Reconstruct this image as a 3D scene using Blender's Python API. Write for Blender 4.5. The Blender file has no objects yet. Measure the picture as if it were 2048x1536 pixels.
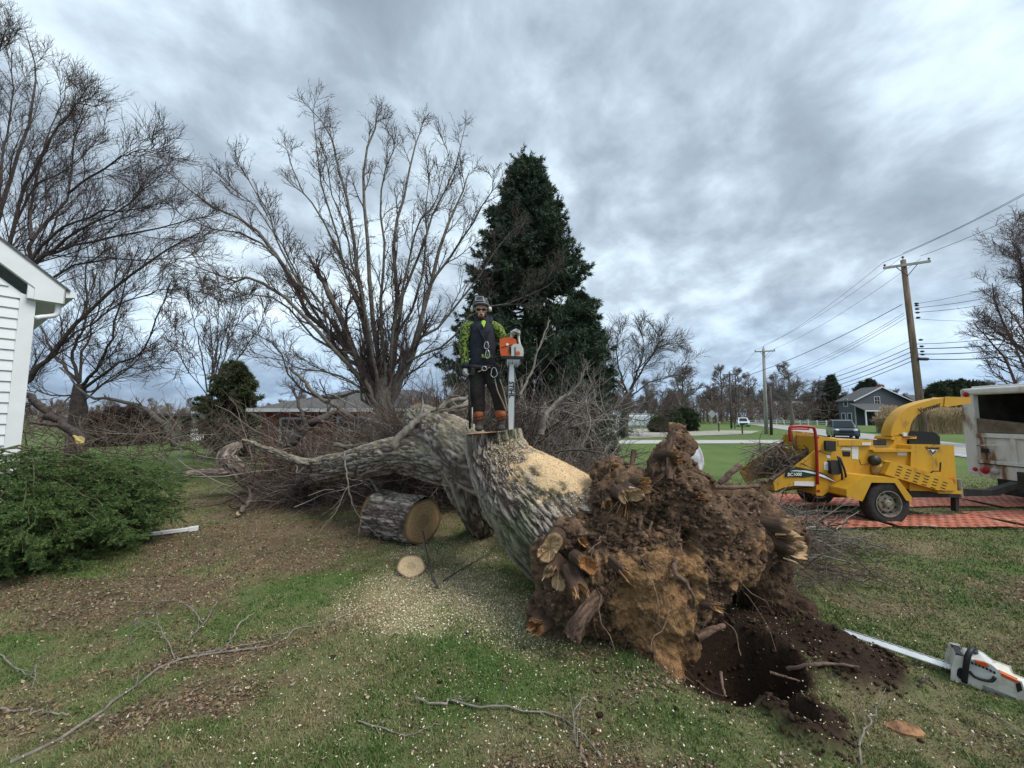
import bpy, math, random
import numpy as np
from mathutils import Vector, Matrix, Euler
R=math.radians
C=bpy.context.scene.collection
sc=bpy.context.scene
rng=np.random.default_rng(7); random.seed(7)
# ---------------- camera, sky, sun, exposure
F_=770.0; TH=math.atan(64/770); CT,ST=math.cos(TH),math.sin(TH); H=2.0
cam=bpy.data.cameras.new('camera'); cam.sensor_width=36; cam.lens=36*F_/2048; cam.clip_start=.05; cam.clip_end=3000
co=bpy.data.objects.new('camera',cam); C.objects.link(co); co.location=(0,0,H); co.rotation_euler=(math.pi/2+TH,0,0); sc.camera=co
SUN_EL,SUN_AZ=R(52),R(118)      # azimuth from +Y towards +X
w=bpy.data.worlds.new('World'); sc.world=w; w.use_nodes=True
nt=w.node_tree; nt.nodes.clear()
def N(t,tree=None,**k):
    n=(tree or nt).nodes.new(t)
    for a,b in k.items(): setattr(n,a,b)
    return n
def L(a,b,tree=None): (tree or nt).links.new(a,b)
def math_(op,a,b=None,tree=None):
    n=N('ShaderNodeMath',tree,operation=op)
    for i,v in enumerate((a,b)):
        if v is None: continue
        if hasattr(v,'is_linked'): L(v,n.inputs[i],tree)
        else: n.inputs[i].default_value=v
    return n.outputs[0]
def ramp(fac,stops,tree=None,interp='LINEAR'):
    n=N('ShaderNodeValToRGB',tree); L(fac,n.inputs[0],tree); r=n.color_ramp; r.interpolation=interp
    while len(r.elements)<len(stops): r.elements.new(.5)
    for e,(p,c) in zip(r.elements,stops): e.position=p; e.color=(*c,1) if len(c)==3 else c
    return n.outputs[0]
tc=N('ShaderNodeTexCoord'); sp=N('ShaderNodeSeparateXYZ'); L(tc.outputs['Generated'],sp.inputs[0])
zz=math_('ADD',math_('MAXIMUM',sp.outputs[2],0.0),.40)
cb=N('ShaderNodeCombineXYZ'); L(math_('DIVIDE',sp.outputs[0],zz),cb.inputs[0]); L(math_('DIVIDE',sp.outputs[1],zz),cb.inputs[1])
mp=N('ShaderNodeMapping'); mp.inputs['Rotation'].default_value=(0,0,R(-32)); mp.inputs['Location'].default_value=(3.1,1.7,0); mp.inputs['Scale'].default_value=(1.0,.95,1)
L(cb.outputs[0],mp.inputs[0])
n1=N('ShaderNodeTexNoise'); n1.inputs['Scale'].default_value=1.7; n1.inputs['Detail'].default_value=5; n1.inputs['Roughness'].default_value=.45; n1.inputs['Distortion'].default_value=.25; L(mp.outputs[0],n1.inputs['Vector'])
n2=N('ShaderNodeTexNoise'); n2.inputs['Scale'].default_value=5.2; n2.inputs['Detail'].default_value=6; n2.inputs['Roughness'].default_value=.55; n2.inputs['Distortion'].default_value=.2; L(mp.outputs[0],n2.inputs['Vector'])
v=math_('ADD',math_('MULTIPLY',n1.outputs[0],.52),math_('MULTIPLY',n2.outputs[0],.48))
ccol=ramp(v,[(.33,(.225,.272,.325)),(.42,(.29,.350,.412)),(.485,(.39,.470,.54)),(.55,(.53,.635,.71)),(.67,(.72,.82,.885))])
# bluer and a little darker close to the horizon
lowf=ramp(sp.outputs[2],[(0.0,(.66,.73,.84)),(.05,(.55,.65,.82)),(.14,(.84,.89,.97)),(.28,(1,1,1))])
mx=N('ShaderNodeMix',data_type='RGBA',blend_type='MULTIPLY'); mx.inputs[0].default_value=1; L(ccol,mx.inputs[6]); L(lowf,mx.inputs[7])
sky=N('ShaderNodeTexSky',sky_type='NISHITA',sun_disc=False,sun_elevation=SUN_EL,sun_rotation=SUN_AZ)
b1=N('ShaderNodeBackground'); b1.inputs[1].default_value=.1; L(sky.outputs[0],b1.inputs[0])
b2=N('ShaderNodeBackground'); b2.inputs[1].default_value=.70; L(mx.outputs[2],b2.inputs[0])
ms=N('ShaderNodeMixShader'); ms.inputs[0].default_value=.93; L(b1.outputs[0],ms.inputs[1]); L(b2.outputs[0],ms.inputs[2])
wo=N('ShaderNodeOutputWorld'); L(ms.outputs[0],wo.inputs[0])
sl=bpy.data.lights.new('sun','SUN'); sl.energy=1.35; sl.angle=R(28); sl.color=(1,.95,.88)
so=bpy.data.objects.new('sun',sl); C.objects.link(so)
sd=Vector((math.sin(SUN_AZ)*math.cos(SUN_EL),math.cos(SUN_AZ)*math.cos(SUN_EL),math.sin(SUN_EL)))
so.rotation_euler=sd.to_track_quat('Z','Y').to_euler(); so.location=(0,0,60)
sc.view_settings.view_transform='Standard'; sc.view_settings.look='None'; sc.view_settings.exposure=1.13; sc.view_settings.gamma=1
sc.render.engine='CYCLES'; sc.cycles.max_bounces=5; sc.cycles.diffuse_bounces=3; sc.cycles.use_denoising=True
# ---------------- helpers
def P(px,py,Y):
    u=(px-1024)/F_; v=-(py-768)/F_; dy=CT-v*ST; dz=ST+v*CT; k=Y/dy
    return np.array((u*k,Y,H+dz*k))
def G(px,py,z=0.0):
    u=(px-1024)/F_; v=-(py-768)/F_; dy=CT-v*ST; dz=ST+v*CT; k=(z-H)/dz
    return np.array((u*k,dy*k,z))
def A(*a): return np.array(a,float)
def h3(i,s=0):
    i=i.astype(np.int64); h=(i[...,0]*374761393+i[...,1]*668265263+i[...,2]*2147483647+s*974634777)&0xffffffff
    h=((h^(h>>13))*1274126177)&0xffffffff; h=((h^(h>>16))*2246822519)&0xffffffff
    return ((h^(h>>15))&0xffff)/32767.5-1
def vn(p,s=0):
    i=np.floor(p); f=p-i; f=f*f*(3-2*f); o=0
    for a in (0,1):
        for b in (0,1):
            for c in (0,1):
                wt=(f[...,0] if a else 1-f[...,0])*(f[...,1] if b else 1-f[...,1])*(f[...,2] if c else 1-f[...,2])
                o=o+wt*h3(i+np.array((a,b,c)),s)
    return o
def fbm(p,freq=1,octv=4,s=0,gain=.5):
    o=0;a=1;t=0
    for k in range(octv): o=o+a*vn(p*freq+17.3*k,s+k); t+=a; a*=gain; freq*=2.03
    return o/t
def fb2(x,y,freq=1,octv=4,s=0): return fbm(np.stack([x,y,np.zeros_like(x)+.37],-1),freq,octv,s)
OFF={}
def tag(o,label=None,cat=None,group=None,kind=None):
    for k,v_ in (('label',label),('category',cat),('group',group),('kind',kind)):
        if v_: o[k]=v_
    return o
def thing(name,label,cat,loc=(0,0,0),group=None):
    o=bpy.data.objects.new(name,None); C.objects.link(o); o.location=loc; o.empty_display_size=.1
    OFF[o.name]=np.array(loc,float); return tag(o,label,cat,group)
def link(name,me,mat,parent=None,smooth=False,loc=None):
    o=bpy.data.objects.new(name,me); C.objects.link(o)
    if mat is not None:
        for m in (mat if isinstance(mat,(list,tuple)) else [mat]): me.materials.append(m)
    if smooth: me.polygons.foreach_set('use_smooth',[True]*len(me.polygons))
    if parent is not None: o.parent=parent; OFF[o.name]=OFF.get(parent.name,np.zeros(3))
    else: OFF[o.name]=np.zeros(3) if loc is None else np.array(loc,float); o.location=OFF[o.name]
    return o
def meshnp(name,V,F,mat,parent=None,smooth=False,col=None,loc=None,uv=None):
    """V (n,3); F list of int arrays, each (m,k)"""
    V=np.asarray(V,float).reshape(-1,3)
    if not isinstance(F,list): F=[F]
    F=[f for f in F if len(f)]
    off=OFF.get(parent.name,np.zeros(3)) if parent is not None else (np.zeros(3) if loc is None else np.array(loc,float))
    me=bpy.data.meshes.new(name); V=V-off
    me.vertices.add(len(V)); me.vertices.foreach_set('co',V.astype(np.float32).ravel())
    li=np.concatenate([f.ravel() for f in F]).astype(np.int32); cnt=np.concatenate([np.full(len(f),f.shape[1]) for f in F]).astype(np.int32)
    st=np.concatenate([[0],np.cumsum(cnt)[:-1]]).astype(np.int32)
    me.loops.add(len(li)); me.loops.foreach_set('vertex_index',li)
    me.polygons.add(len(cnt)); me.polygons.foreach_set('loop_start',st); me.polygons.foreach_set('loop_total',cnt)
    if col is not None:
        a=me.attributes.new('Col','FLOAT_COLOR','POINT'); c4=np.ones((len(V),4),np.float32); c4[:,:3]=col; a.data.foreach_set('color',c4.ravel())
    if uv is not None:
        a=me.attributes.new('Bark','FLOAT_VECTOR','POINT'); c3=np.zeros((len(V),3),np.float32); c3[:,:uv.shape[1]]=uv; a.data.foreach_set('vector',c3.ravel())
    me.update(calc_edges=True); me.validate()
    return link(name,me,mat,parent,smooth,loc)
class MB:
    def __init__(s): s.v=[];s.f=[];s.n=0;s.m=[]
    def add(s,V,F,mi=0):
        s.v+= [tuple(map(float,q)) for q in V]; s.f+=[tuple(i+s.n for i in f) for f in F]; s.m+=[mi]*len(F); s.n=len(s.v); return s
    def box(s,x0,x1,y0,y1,z0,z1,mi=0):
        V=[(x,y,z) for x in (x0,x1) for y in (y0,y1) for z in (z0,z1)]
        return s.add(V,[(0,1,3,2),(4,6,7,5),(0,4,5,1),(2,3,7,6),(0,2,6,4),(1,5,7,3)],mi)
    def obox(s,c,size,rot=(0,0,0),mi=0):
        M=Euler(rot).to_matrix() if not isinstance(rot,Matrix) else rot; c=Vector(c); sx,sy,sz=[q/2 for q in size]
        V=[c+M@Vector((x,y,z)) for x in (-sx,sx) for y in (-sy,sy) for z in (-sz,sz)]
        return s.add(V,[(0,1,3,2),(4,6,7,5),(0,4,5,1),(2,3,7,6),(0,2,6,4),(1,5,7,3)],mi)
    def beam(s,a,b,w,h,mi=0):
        a,b=Vector(a),Vector(b); d=b-a; q=d.to_track_quat('X','Z').to_matrix(); return s.obox((a+b)/2,(d.length,w,h),q,mi)
    def prism(s,pts,vec,mi=0,mi2=None):
        n=len(pts); pts=[Vector(p) for p in pts]; vec=Vector(vec); V=pts+[p+vec for p in pts]
        s.add(V,[tuple(range(n)),tuple(range(2*n-1,n-1,-1))],mi)
        b=s.n-2*n; s.f+=[(b+i,b+(i+1)%n+n*0+0,b+(i+1)%n+n,b+i+n) for i in range(n)]; s.m+=[mi if mi2 is None else mi2]*n; return s
    def tube(s,pts,r,k=8,mi=0,cap=True):
        pts=np.array([np.array(p,float) for p in pts]); n=len(pts); r=np.broadcast_to(np.asarray(r,float),(n,))
        V,F=tubes(pts[None],r[None],k); F=[tuple(f) for f in F]
        if cap: F+= [tuple(range(k))[::-1],tuple(range((n-1)*k,n*k))]
        return s.add(V,F,mi)
    def ell(s,c,r,seg=12,rings=8,rot=None,mi=0):
        V=[];F=[]; M=(Euler(rot).to_matrix() if rot is not None else None)
        for i in range(rings+1):
            a=math.pi*i/rings
            for j in range(seg):
                b=2*math.pi*j/seg; p=Vector((r[0]*math.sin(a)*math.cos(b),r[1]*math.sin(a)*math.sin(b),r[2]*math.cos(a)))
                V.append(Vector(c)+(M@p if M else p))
        for i in range(rings):
            for j in range(seg): F.append((i*seg+j,(i+1)*seg+j,(i+1)*seg+(j+1)%seg,i*seg+(j+1)%seg))
        return s.add(V,F,mi)
    def lathe(s,c,axis,prof,k=24,mi=0,cap=True):
        """prof: list (radius, along); axis unit"""
        ax=Vector(axis).normalized(); u=ax.orthogonal().normalized(); w_=ax.cross(u); V=[];F=[]
        for (r,t) in prof:
            for j in range(k):
                b=2*math.pi*j/k; V.append(Vector(c)+ax*t+(u*math.cos(b)+w_*math.sin(b))*r)
        for i in range(len(prof)-1):
            for j in range(k): F.append((i*k+j,i*k+(j+1)%k,(i+1)*k+(j+1)%k,(i+1)*k+j))
        if cap: F.append(tuple(range(k))[::-1]); F.append(tuple(range((len(prof)-1)*k,len(prof)*k)))
        return s.add(V,F,mi)
    def build(s,name,mat,parent=None,smooth=False,bevel=0,loc=None,seg=2):
        off=OFF.get(parent.name,np.zeros(3)) if parent is not None else (np.zeros(3) if loc is None else np.array(loc,float))
        me=bpy.data.meshes.new(name); me.from_pydata([tuple(np.array(q)-off) for q in s.v],[],s.f); me.update()
        o=link(name,me,mat,parent,smooth,loc)
        if any(s.m): me.polygons.foreach_set('material_index',s.m)
        if bevel:
            b=o.modifiers.new('b','BEVEL'); b.width=bevel; b.segments=seg; b.limit_method='ANGLE'; b.angle_limit=R(40)
        return o
def nrm(a): return a/np.maximum(np.linalg.norm(a,axis=-1,keepdims=True),1e-9)
def tubes(Pp,Rr,k=4):
    """Pp (N,n,3), Rr (N,n) -> V,F"""
    Nn,n,_=Pp.shape; t=np.empty_like(Pp); t[:,1:-1]=Pp[:,2:]-Pp[:,:-2]; t[:,0]=Pp[:,1]-Pp[:,0]; t[:,-1]=Pp[:,-1]-Pp[:,-2]; t=nrm(t)
    mxt=np.abs(t).max(1); ref=np.eye(3)[mxt.argmin(1)]; u=nrm(np.cross(t,ref[:,None,:])); w_=np.cross(t,u)
    a=np.arange(k)*2*math.pi/k
    V=Pp[:,:,None,:]+Rr[:,:,None,None]*(u[:,:,None,:]*np.cos(a)[None,None,:,None]+w_[:,:,None,:]*np.sin(a)[None,None,:,None])
    i=np.arange(n-1)[:,None]; j=np.arange(k)[None,:]
    f=np.stack([i*k+j,i*k+(j+1)%k,(i+1)*k+(j+1)%k,(i+1)*k+j],-1).reshape(-1,4)
    F=(f[None]+(np.arange(Nn)*n*k)[:,None,None]).reshape(-1,4)
    return V.reshape(-1,3),F
class TB:   # collects batches of tubes
    def __init__(s): s.V=[];s.F=[];s.n=0
    def add(s,Pp,Rr,k=4):
        V,F=tubes(Pp,Rr,k); s.F.append(F+s.n); s.V.append(V); s.n+=len(V); return s
    def build(s,name,mat,parent=None,smooth=True,loc=None): return meshnp(name,np.concatenate(s.V),[np.concatenate(s.F)],mat,parent,smooth,loc=loc)
def resample(pts,n):
    pts=np.array([np.array(p,float) for p in pts]); m=len(pts)
    # catmull-rom
    t=np.linspace(0,m-1,n); i=np.clip(np.floor(t).astype(int),0,m-2); f=(t-i)[:,None]
    p0=pts[np.maximum(i-1,0)];p1=pts[i];p2=pts[i+1];p3=pts[np.minimum(i+2,m-1)]
    return .5*((2*p1)+(-p0+p2)*f+(2*p0-5*p1+4*p2-p3)*f*f+(-p0+3*p1-3*p2+p3)*f**3)
def kids(Pp,Rr,m,t0,t1,ang,Ln,n,rf=.6,tip=.35,wob=.12,up=.3,rs=None,rmin=.004,flat=1):
    """children of every parent polyline: returns (N*m,n,3),(N*m,n)"""
    rs=rs or rng; Nn,np_,_=Pp.shape
    t=(t0+(t1-t0)*((np.arange(m)[None,:]+rs.random((Nn,m)))/m))*(np_-1); i=np.clip(np.floor(t).astype(int),0,np_-2); f=(t-i)[...,None]
    ar=np.arange(Nn)[:,None]; S=Pp[ar,i]*(1-f)+Pp[ar,i+1]*f; T=nrm(Pp[ar,i+1]-Pp[ar,i]); r0=(Rr[ar,i]*(1-f[...,0])+Rr[ar,i+1]*f[...,0])*rf
    q=nrm(rs.normal(size=(Nn,m,3))*np.array([1,1,flat])); q=nrm(q-T*(q*T).sum(-1,keepdims=True))
    an=(ang*(.7+.6*rs.random((Nn,m))))[...,None]; d=T*np.cos(an)+q*np.sin(an)
    Lk=Ln*(.55+.75*rs.random((Nn,m)))*(1-.68*(t/(np_-1))); 
    S=S.reshape(-1,3); d=d.reshape(-1,3); Lk=Lk.reshape(-1); r0=np.maximum(r0.reshape(-1),rmin)
    out=[S]; st=(Lk/(n-1))[:,None]; p=S
    for k in range(n-1):
        d=nrm(d+rs.normal(size=d.shape)*wob+np.array([0,0,up/(n-1)])); p=p+d*st; out.append(p)
    rr=r0[:,None]*np.linspace(1,tip,n)[None,:]
    return np.stack(out,1),np.maximum(rr,rmin*.55)
# ---------------- materials
MATS={}
def mk(name,c1,c2=None,scale=5,rough=.8,metal=0,bump=0,bscale=None,detail=5,c3=None,lo=.35,hi=.65,spec=.4,stretch=(1,1,1),coat=0,mid=.5):
    if name in MATS: return MATS[name]
    m=bpy.data.materials.new(name); m.use_nodes=True; t=m.node_tree; bs=t.nodes['Principled BSDF']
    bs.inputs['Roughness'].default_value=rough; bs.inputs['Metallic'].default_value=metal; bs.inputs['Specular IOR Level'].default_value=spec; bs.inputs['Coat Weight'].default_value=coat
    bs.inputs['Base Color'].default_value=(*c1,1)
    if c2 is not None or bump:
        tc=N('ShaderNodeTexCoord',t); mp=N('ShaderNodeMapping',t); mp.inputs['Scale'].default_value=stretch; L(tc.outputs['Object'],mp.inputs[0],t)
    if c2 is not None:
        n=N('ShaderNodeTexNoise',t); n.inputs['Scale'].default_value=scale; n.inputs['Detail'].default_value=detail; n.inputs['Roughness'].default_value=.6; L(mp.outputs[0],n.inputs['Vector'],t)
        st=[(lo,c1),(hi,c2)] if c3 is None else [(lo,c1),(mid,c2),(hi,c3)]
        L(ramp(n.outputs[0],st,t),bs.inputs['Base Color'],t)
    if bump:
        n=N('ShaderNodeTexNoise',t); n.inputs['Scale'].default_value=bscale or scale*3; n.inputs['Detail'].default_value=4; L(mp.outputs[0],n.inputs['Vector'],t)
        b=N('ShaderNodeBump',t); b.inputs['Strength'].default_value=bump; b.inputs['Distance'].default_value=.02; L(n.outputs[0],b.inputs['Height'],t); L(b.outputs[0],bs.inputs['Normal'],t)
    MATS[name]=m; return m
def colmat(name,rough=.9,bump=0,bscale=40,vary=.25,vscale=60,spec=.3,trans=0):
    if name in MATS: return MATS[name]
    m=bpy.data.materials.new(name); m.use_nodes=True; t=m.node_tree; bs=t.nodes['Principled BSDF']; bs.inputs['Roughness'].default_value=rough; bs.inputs['Specular IOR Level'].default_value=spec
    a=N('ShaderNodeAttribute',t); a.attribute_name='Col'; tc=N('ShaderNodeTexCoord',t); out=a.outputs['Color']
    if vary:
        n=N('ShaderNodeTexNoise',t); n.inputs['Scale'].default_value=vscale; n.inputs['Detail'].default_value=6; n.inputs['Roughness'].default_value=.7; L(tc.outputs['Object'],n.inputs['Vector'],t)
        g=ramp(n.outputs[0],[(.3,(1-vary,)*3),(.7,(1+vary,)*3)],t)
        x=N('ShaderNodeMix',t,data_type='RGBA',blend_type='MULTIPLY'); x.inputs[0].default_value=1; L(out,x.inputs[6],t); L(g,x.inputs[7],t); out=x.outputs[2]
    L(out,bs.inputs['Base Color'],t)
    if bump:
        n=N('ShaderNodeTexNoise',t); n.inputs['Scale'].default_value=bscale; n.inputs['Detail'].default_value=6; n.inputs['Roughness'].default_value=.65; L(tc.outputs['Object'],n.inputs['Vector'],t)
        b=N('ShaderNodeBump',t); b.inputs['Strength'].default_value=bump; b.inputs['Distance'].default_value=.03; L(n.outputs[0],b.inputs['Height'],t); L(b.outputs[0],bs.inputs['Normal'],t)
    MATS[name]=m; return m
def smat(name,c,rough=.6,metal=0,spec=.4,coat=0): return mk(name,c,None,rough=rough,metal=metal,spec=spec,coat=coat)
def text(name,s,mat,parent,M,size,ext=.002,bold=0,shear=0):
    cu=bpy.data.curves.new(name,'FONT'); cu.body=s; cu.size=size; cu.extrude=ext; cu.align_x='CENTER'; cu.align_y='CENTER'; cu.offset=bold; cu.shear=shear; cu.resolution_u=3
    o=bpy.data.objects.new(name+'_tmp',cu); C.objects.link(o); bpy.context.view_layer.update()
    me=bpy.data.meshes.new_from_object(o.evaluated_get(bpy.context.evaluated_depsgraph_get())); bpy.data.objects.remove(o)
    off=OFF.get(parent.name,np.zeros(3)); me.transform(Matrix.Translation(-Vector(off))@M); me.name=name; me.materials.clear()
    return link(name,me,mat,parent)
def frame(o,xa,ya):   # matrix with text x along xa, up along ya
    x=Vector(xa).normalized(); y=Vector(ya); y=(y-x*y.dot(x)).normalized(); z=x.cross(y); M=Matrix.Identity(4)
    for i in range(3): M[i][0]=x[i];M[i][1]=y[i];M[i][2]=z[i];M[i][3]=o[i]
    return M
def dup(root,loc=None,label=None,group=None,rot=None,scale=None):
    c=root.copy(); C.objects.link(c)
    for ch in root.children:
        d=ch.copy(); C.objects.link(d); d.parent=c
        for g in ch.children:
            e=g.copy(); C.objects.link(e); e.parent=d
    if loc is not None: c.location=loc
    if rot is not None: c.rotation_euler=rot
    if scale is not None: c.scale=(scale,)*3 if np.isscalar(scale) else scale
    if label: c['label']=label
    if group: c['group']=group
    return c
# ---------------- ground
PIT=G(1480,1325)        # centre of the hole
def bump2(x,y,cx,cy,rx,ry,a=0):
    c,s=math.cos(a),math.sin(a); dx=(x-cx)*c+(y-cy)*s; dy=-(x-cx)*s+(y-cy)*c
    return np.exp(-((dx/rx)**2+(dy/ry)**2))
def pitm(x,y,rim=False):
    n=fb2(x,y,2.2,4,5)*.35
    a,b=G(1395,1330),G(1590,1270)
    d1=bump2(x,y,1.75,3.30,.62,.50,.35); d2=bump2(x,y,1.90,2.74,.17,.32,-.2)*.62
    v=np.maximum(d1,d2)-.42+n*.25; return np.clip((v+.13)*9,0,1) if rim else np.clip(v*4,0,1)
def soilm(x,y):       # bare dirt: spoil thrown to the right of the hole
    n=fb2(x,y,2.5,4,9)
    d=np.maximum(bump2(x,y,2.72,3.32,.34,.55,.28),bump2(x,y,2.0,3.7,.75,.55,0)); d=np.maximum(d,bump2(x,y,1.9,2.75,.27,.40,.3))
    return np.clip((d-.42+n*.35)*5,0,1)
def litterm(x,y):
    n=fb2(x,y,.9,5,21); n2=fb2(x,y,3.1,4,22)
    d=bump2(x,y,-3.9,6.3,2.9,2.0,.1)*1.3; d=np.maximum(d,bump2(x,y,-4.6,4.6,2.0,.6,.25)*1.2)
    d=np.maximum(d,bump2(x,y,-4.2,4.4,1.3,.8,.3)*1.1)
    d=np.maximum(d,bump2(x,y,-3.4,9.5,5.5,2.4,0)*1.2)
    d=np.maximum(d,bump2(x,y,-2.2,2.9,2.2,.35,.18)*.62); d=np.maximum(d,bump2(x,y,-6.2,4.5,2.2,.8,0)*1.3)
    d=np.maximum(d,bump2(x,y,5.0,4.6,3.0,1.0,-.12)*.85)
    d=np.maximum(d,bump2(x,y,1.0,2.2,2.0,.4,0)*.6)
    d=np.maximum(d,.30*(np.hypot(x,y)<9)); d=np.maximum(d,bump2(x,y,-2.6,3.4,1.6,.22,.35)*.66)
    return np.clip((d-.45+n*.75+n2*.3)*2.2,0,1)
def sawm(x,y):
    n=fb2(x,y,2.4,4,31)
    d=np.maximum(bump2(x,y,-.75,4.5,1.15,1.0,0),bump2(x,y,-.05,4.0,.8,.7,0)*.95); d=np.maximum(d,bump2(x,y,-1.0,5.8,1.3,1.1,0)*.75)
    return np.clip((d-.35+n*.4)*2.2,0,1)
def gh(x,y):
    z=fb2(x,y,.35,3,1)*.05*np.clip((9-np.hypot(x,y-4))/5,0,1)+fb2(x,y,3,4,2)*.022*(y<12)
    p=pitm(x,y); z=z-p*(.52+.16*fb2(x,y,5,4,4))
    s=soilm(x,y); z=z+s*(1-p)*(.07+.10*np.abs(fb2(x,y,5,5,6)))
    z=z+bump2(x,y,.75,2.95,.75,.30,.15)*.07+bump2(x,y,2.72,3.5,.2,.3,.2)*.12*(1-p)    # turf lip, spoil ridge
    return z
def cuts(fine0,fine1,step,lo,hi,g=1.13):
    a=list(np.arange(fine0,fine1,step)); s=step
    while a[-1]<hi: s*=g; a.append(a[-1]+s)
    s=step; b=[a[0]]
    while b[-1]>lo: s*=g; b.append(b[-1]-s)
    return np.array(b[:0:-1]+a)
gx=cuts(-5.5,5.5,.045,-900,900); gy=cuts(1.6,7.5,.045,-60,1500)
X,Yy=np.meshgrid(gx,gy); X=X.ravel();Yy=Yy.ravel(); Z=gh(X,Yy)
lit=litterm(X,Yy); soil=np.maximum(soilm(X,Yy),pitm(X,Yy,True)); saw=sawm(X,Yy)*(1-soil)
n1_=fb2(X,Yy,.8,5,41)[:,None]; n2_=fb2(X,Yy,6,4,42)[:,None]
green=A(.082,.122,.036); dry=A(.185,.150,.088); lc=A(.140,.100,.062); dc=A(.034,.021,.014); swc=A(.42,.34,.20)
base=green+(dry-green)*np.clip(.38+n1_*1.1+n2_*.5,0,1)
far=np.clip((Yy-9)/6,0,1)[:,None]; base=base*(1-far)+(A(.105,.155,.048)*(1+.25*n1_+.22*n2_))*far
Lf=lit[:,None]; base=base*(1-Lf*.92)+lc*(1+.4*n2_)*Lf*.92
S_=saw[:,None]*.5; base=base*(1-S_)+swc*S_
D_=soil[:,None]; base=base*(1-D_)+dc*(1+.5*n2_)*D_
nx,ny=len(gx),len(gy); i=np.arange(ny-1)[:,None]; j=np.arange(nx-1)[None,:]
Fq=np.stack([i*nx+j,i*nx+j+1,(i+1)*nx+j+1,(i+1)*nx+j],-1).reshape(-1,4)
gm=colmat('lawn',.95,.5,45,.4,38,.15)
tag(meshnp('ground',np.stack([X,Yy,Z],-1),[Fq],gm,smooth=True,col=np.clip(base,.004,1)),kind='structure')
def ghs(x,y): return float(gh(np.array([x],float),np.array([y],float))[0])
# ---------------- scatter: grass blades, dead leaves, wood chips
def scatter(n,y0,y1,pw,seed,xl=1.45,mg=.4):
    r=np.random.default_rng(seed); u=r.random(n); a=1-pw; y=(y0**a+(y1**a-y0**a)*u)**(1/a); x=(r.random(n)*2-1)*(y*xl+mg); return x,y,r
x,y,r=scatter(700000,1.2,13.5,1.5,101)
li=litterm(x,y); so_=np.maximum(soilm(x,y),pitm(x,y,True)*.85); keep=(r.random(len(x))>so_*1.3)&(r.random(len(x))>li*.72)
x=x[keep];y=y[keep];li=li[keep]; n=len(x); z=gh(x,y); sw=sawm(x,y)
tf=fb2(x,y,9,2,57); hn=np.clip(.6+.6*fb2(x,y,1.3,4,51)+.55*tf+.25*r.normal(size=n),.15,2.0)*.029*(1+.05*y)*(1-.35*sw); wd=.0028*(.8+.9*r.random(n))*(1+.30*np.maximum(y-2,0))*np.clip((14-y)/3,.15,1)
az=r.random(n)*6.283; ln=(.25+.9*r.random(n))*hn; a2=r.random(n)*6.283
b=np.stack([x,y,z-.004],-1); s_=np.stack([np.cos(az),np.sin(az),0*az],-1)*wd[:,None]; tp=b+np.stack([np.cos(a2)*ln,np.sin(a2)*ln,hn],-1)
V=np.stack([b-s_,b+s_,tp],1).reshape(-1,3)
t=np.clip(.32+1.35*fb2(x,y,.8,5,41)+.5*fb2(x,y,6,4,42)-.25*tf+.28*r.normal(size=n)+li*.5,0,1)[:,None]; fr=np.clip((y-9)/6,0,1)[:,None]; t=t*(1-fr*.55)
gc=A(.082,.150,.036)*(1-t)+A(.26,.225,.12)*t; gc=gc*(.75+.5*r.random((n,1)))
swm=(r.random(n)<sw*.5)[:,None]; gc=np.where(swm,A(.42,.36,.22),gc)
meshnp('grass',V,[np.arange(3*n).reshape(-1,3)],colmat('blade',.7,0,1,0,1,.25),col=np.repeat(gc,3,0))
tag(bpy.data.objects['grass'],'short mixed green and straw coloured lawn grass','grass',kind='stuff')
def flakes(name,x,y,r,size,asp,cols,lift,mat,bendk=.35,flat=.5):
    n=len(x); z=gh(x,y)+lift*r.random(n); c=np.stack([x,y,z],-1); nz=nrm(np.stack([r.normal(size=n)*flat,r.normal(size=n)*flat,np.ones(n)],-1))
    q=nrm(r.normal(size=(n,3))); u=nrm(q-nz*(q*nz).sum(-1,keepdims=True)); w_=np.cross(nz,u); s=(size*(.5+r.random(n)))[:,None]; a=asp*(.6+.8*r.random((n,1)))
    V=np.stack([c-u*s,c-w_*s*a-nz*s*0,c+u*s,c+w_*s*a],1); V[:,0]+=nz*s*bendk; V[:,2]+=nz*s*bendk*r.random((n,1))
    ci=cols[r.integers(0,len(cols),n)]*(.7+.6*r.random((n,1))); k=np.arange(n)[:,None]*4
    return meshnp(name,V.reshape(-1,3),[np.concatenate([k+A(0,1,2).astype(int),k+A(0,2,3).astype(int)])],mat,col=np.repeat(ci,4,0))
x,y,r=scatter(240000,2.0,14,1.7,102); li=litterm(x,y); k=(r.random(len(x))<li*.50+.007)&(soilm(x,y)<.5); x=x[k];y=y[k]
tag(flakes('leaf_litter',x,y,r,.0105*(1+.08*y),.55,np.array([(.17,.105,.06),(.11,.07,.042),(.24,.17,.11),(.30,.24,.18),(.075,.045,.03),(.20,.12,.07)]),.02,colmat('deadleaf',.85,0,1,0,1,.25)),'fallen dead brown leaves lying on the lawn','leaves',kind='stuff')
x,y,r=scatter(200000,2.0,9,1.3,103); sw=sawm(x,y); near=np.exp(-((x-.2)/2.6)**2-((y-4)/2.2)**2); k=(r.random(len(x))<sw*.95+.075*near+.004); x=x[k];y=y[k]
tag(flakes('wood_chips',x,y,r,.0060*(1+.07*y),.45,np.array([(.66,.56,.38),(.74,.66,.50),(.58,.46,.28),(.78,.73,.62)]),.035,colmat('chip',.8,0,1,0,1,.25)),'pale sawdust and small wood chips scattered over the lawn','wood chips',kind='stuff')
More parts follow.
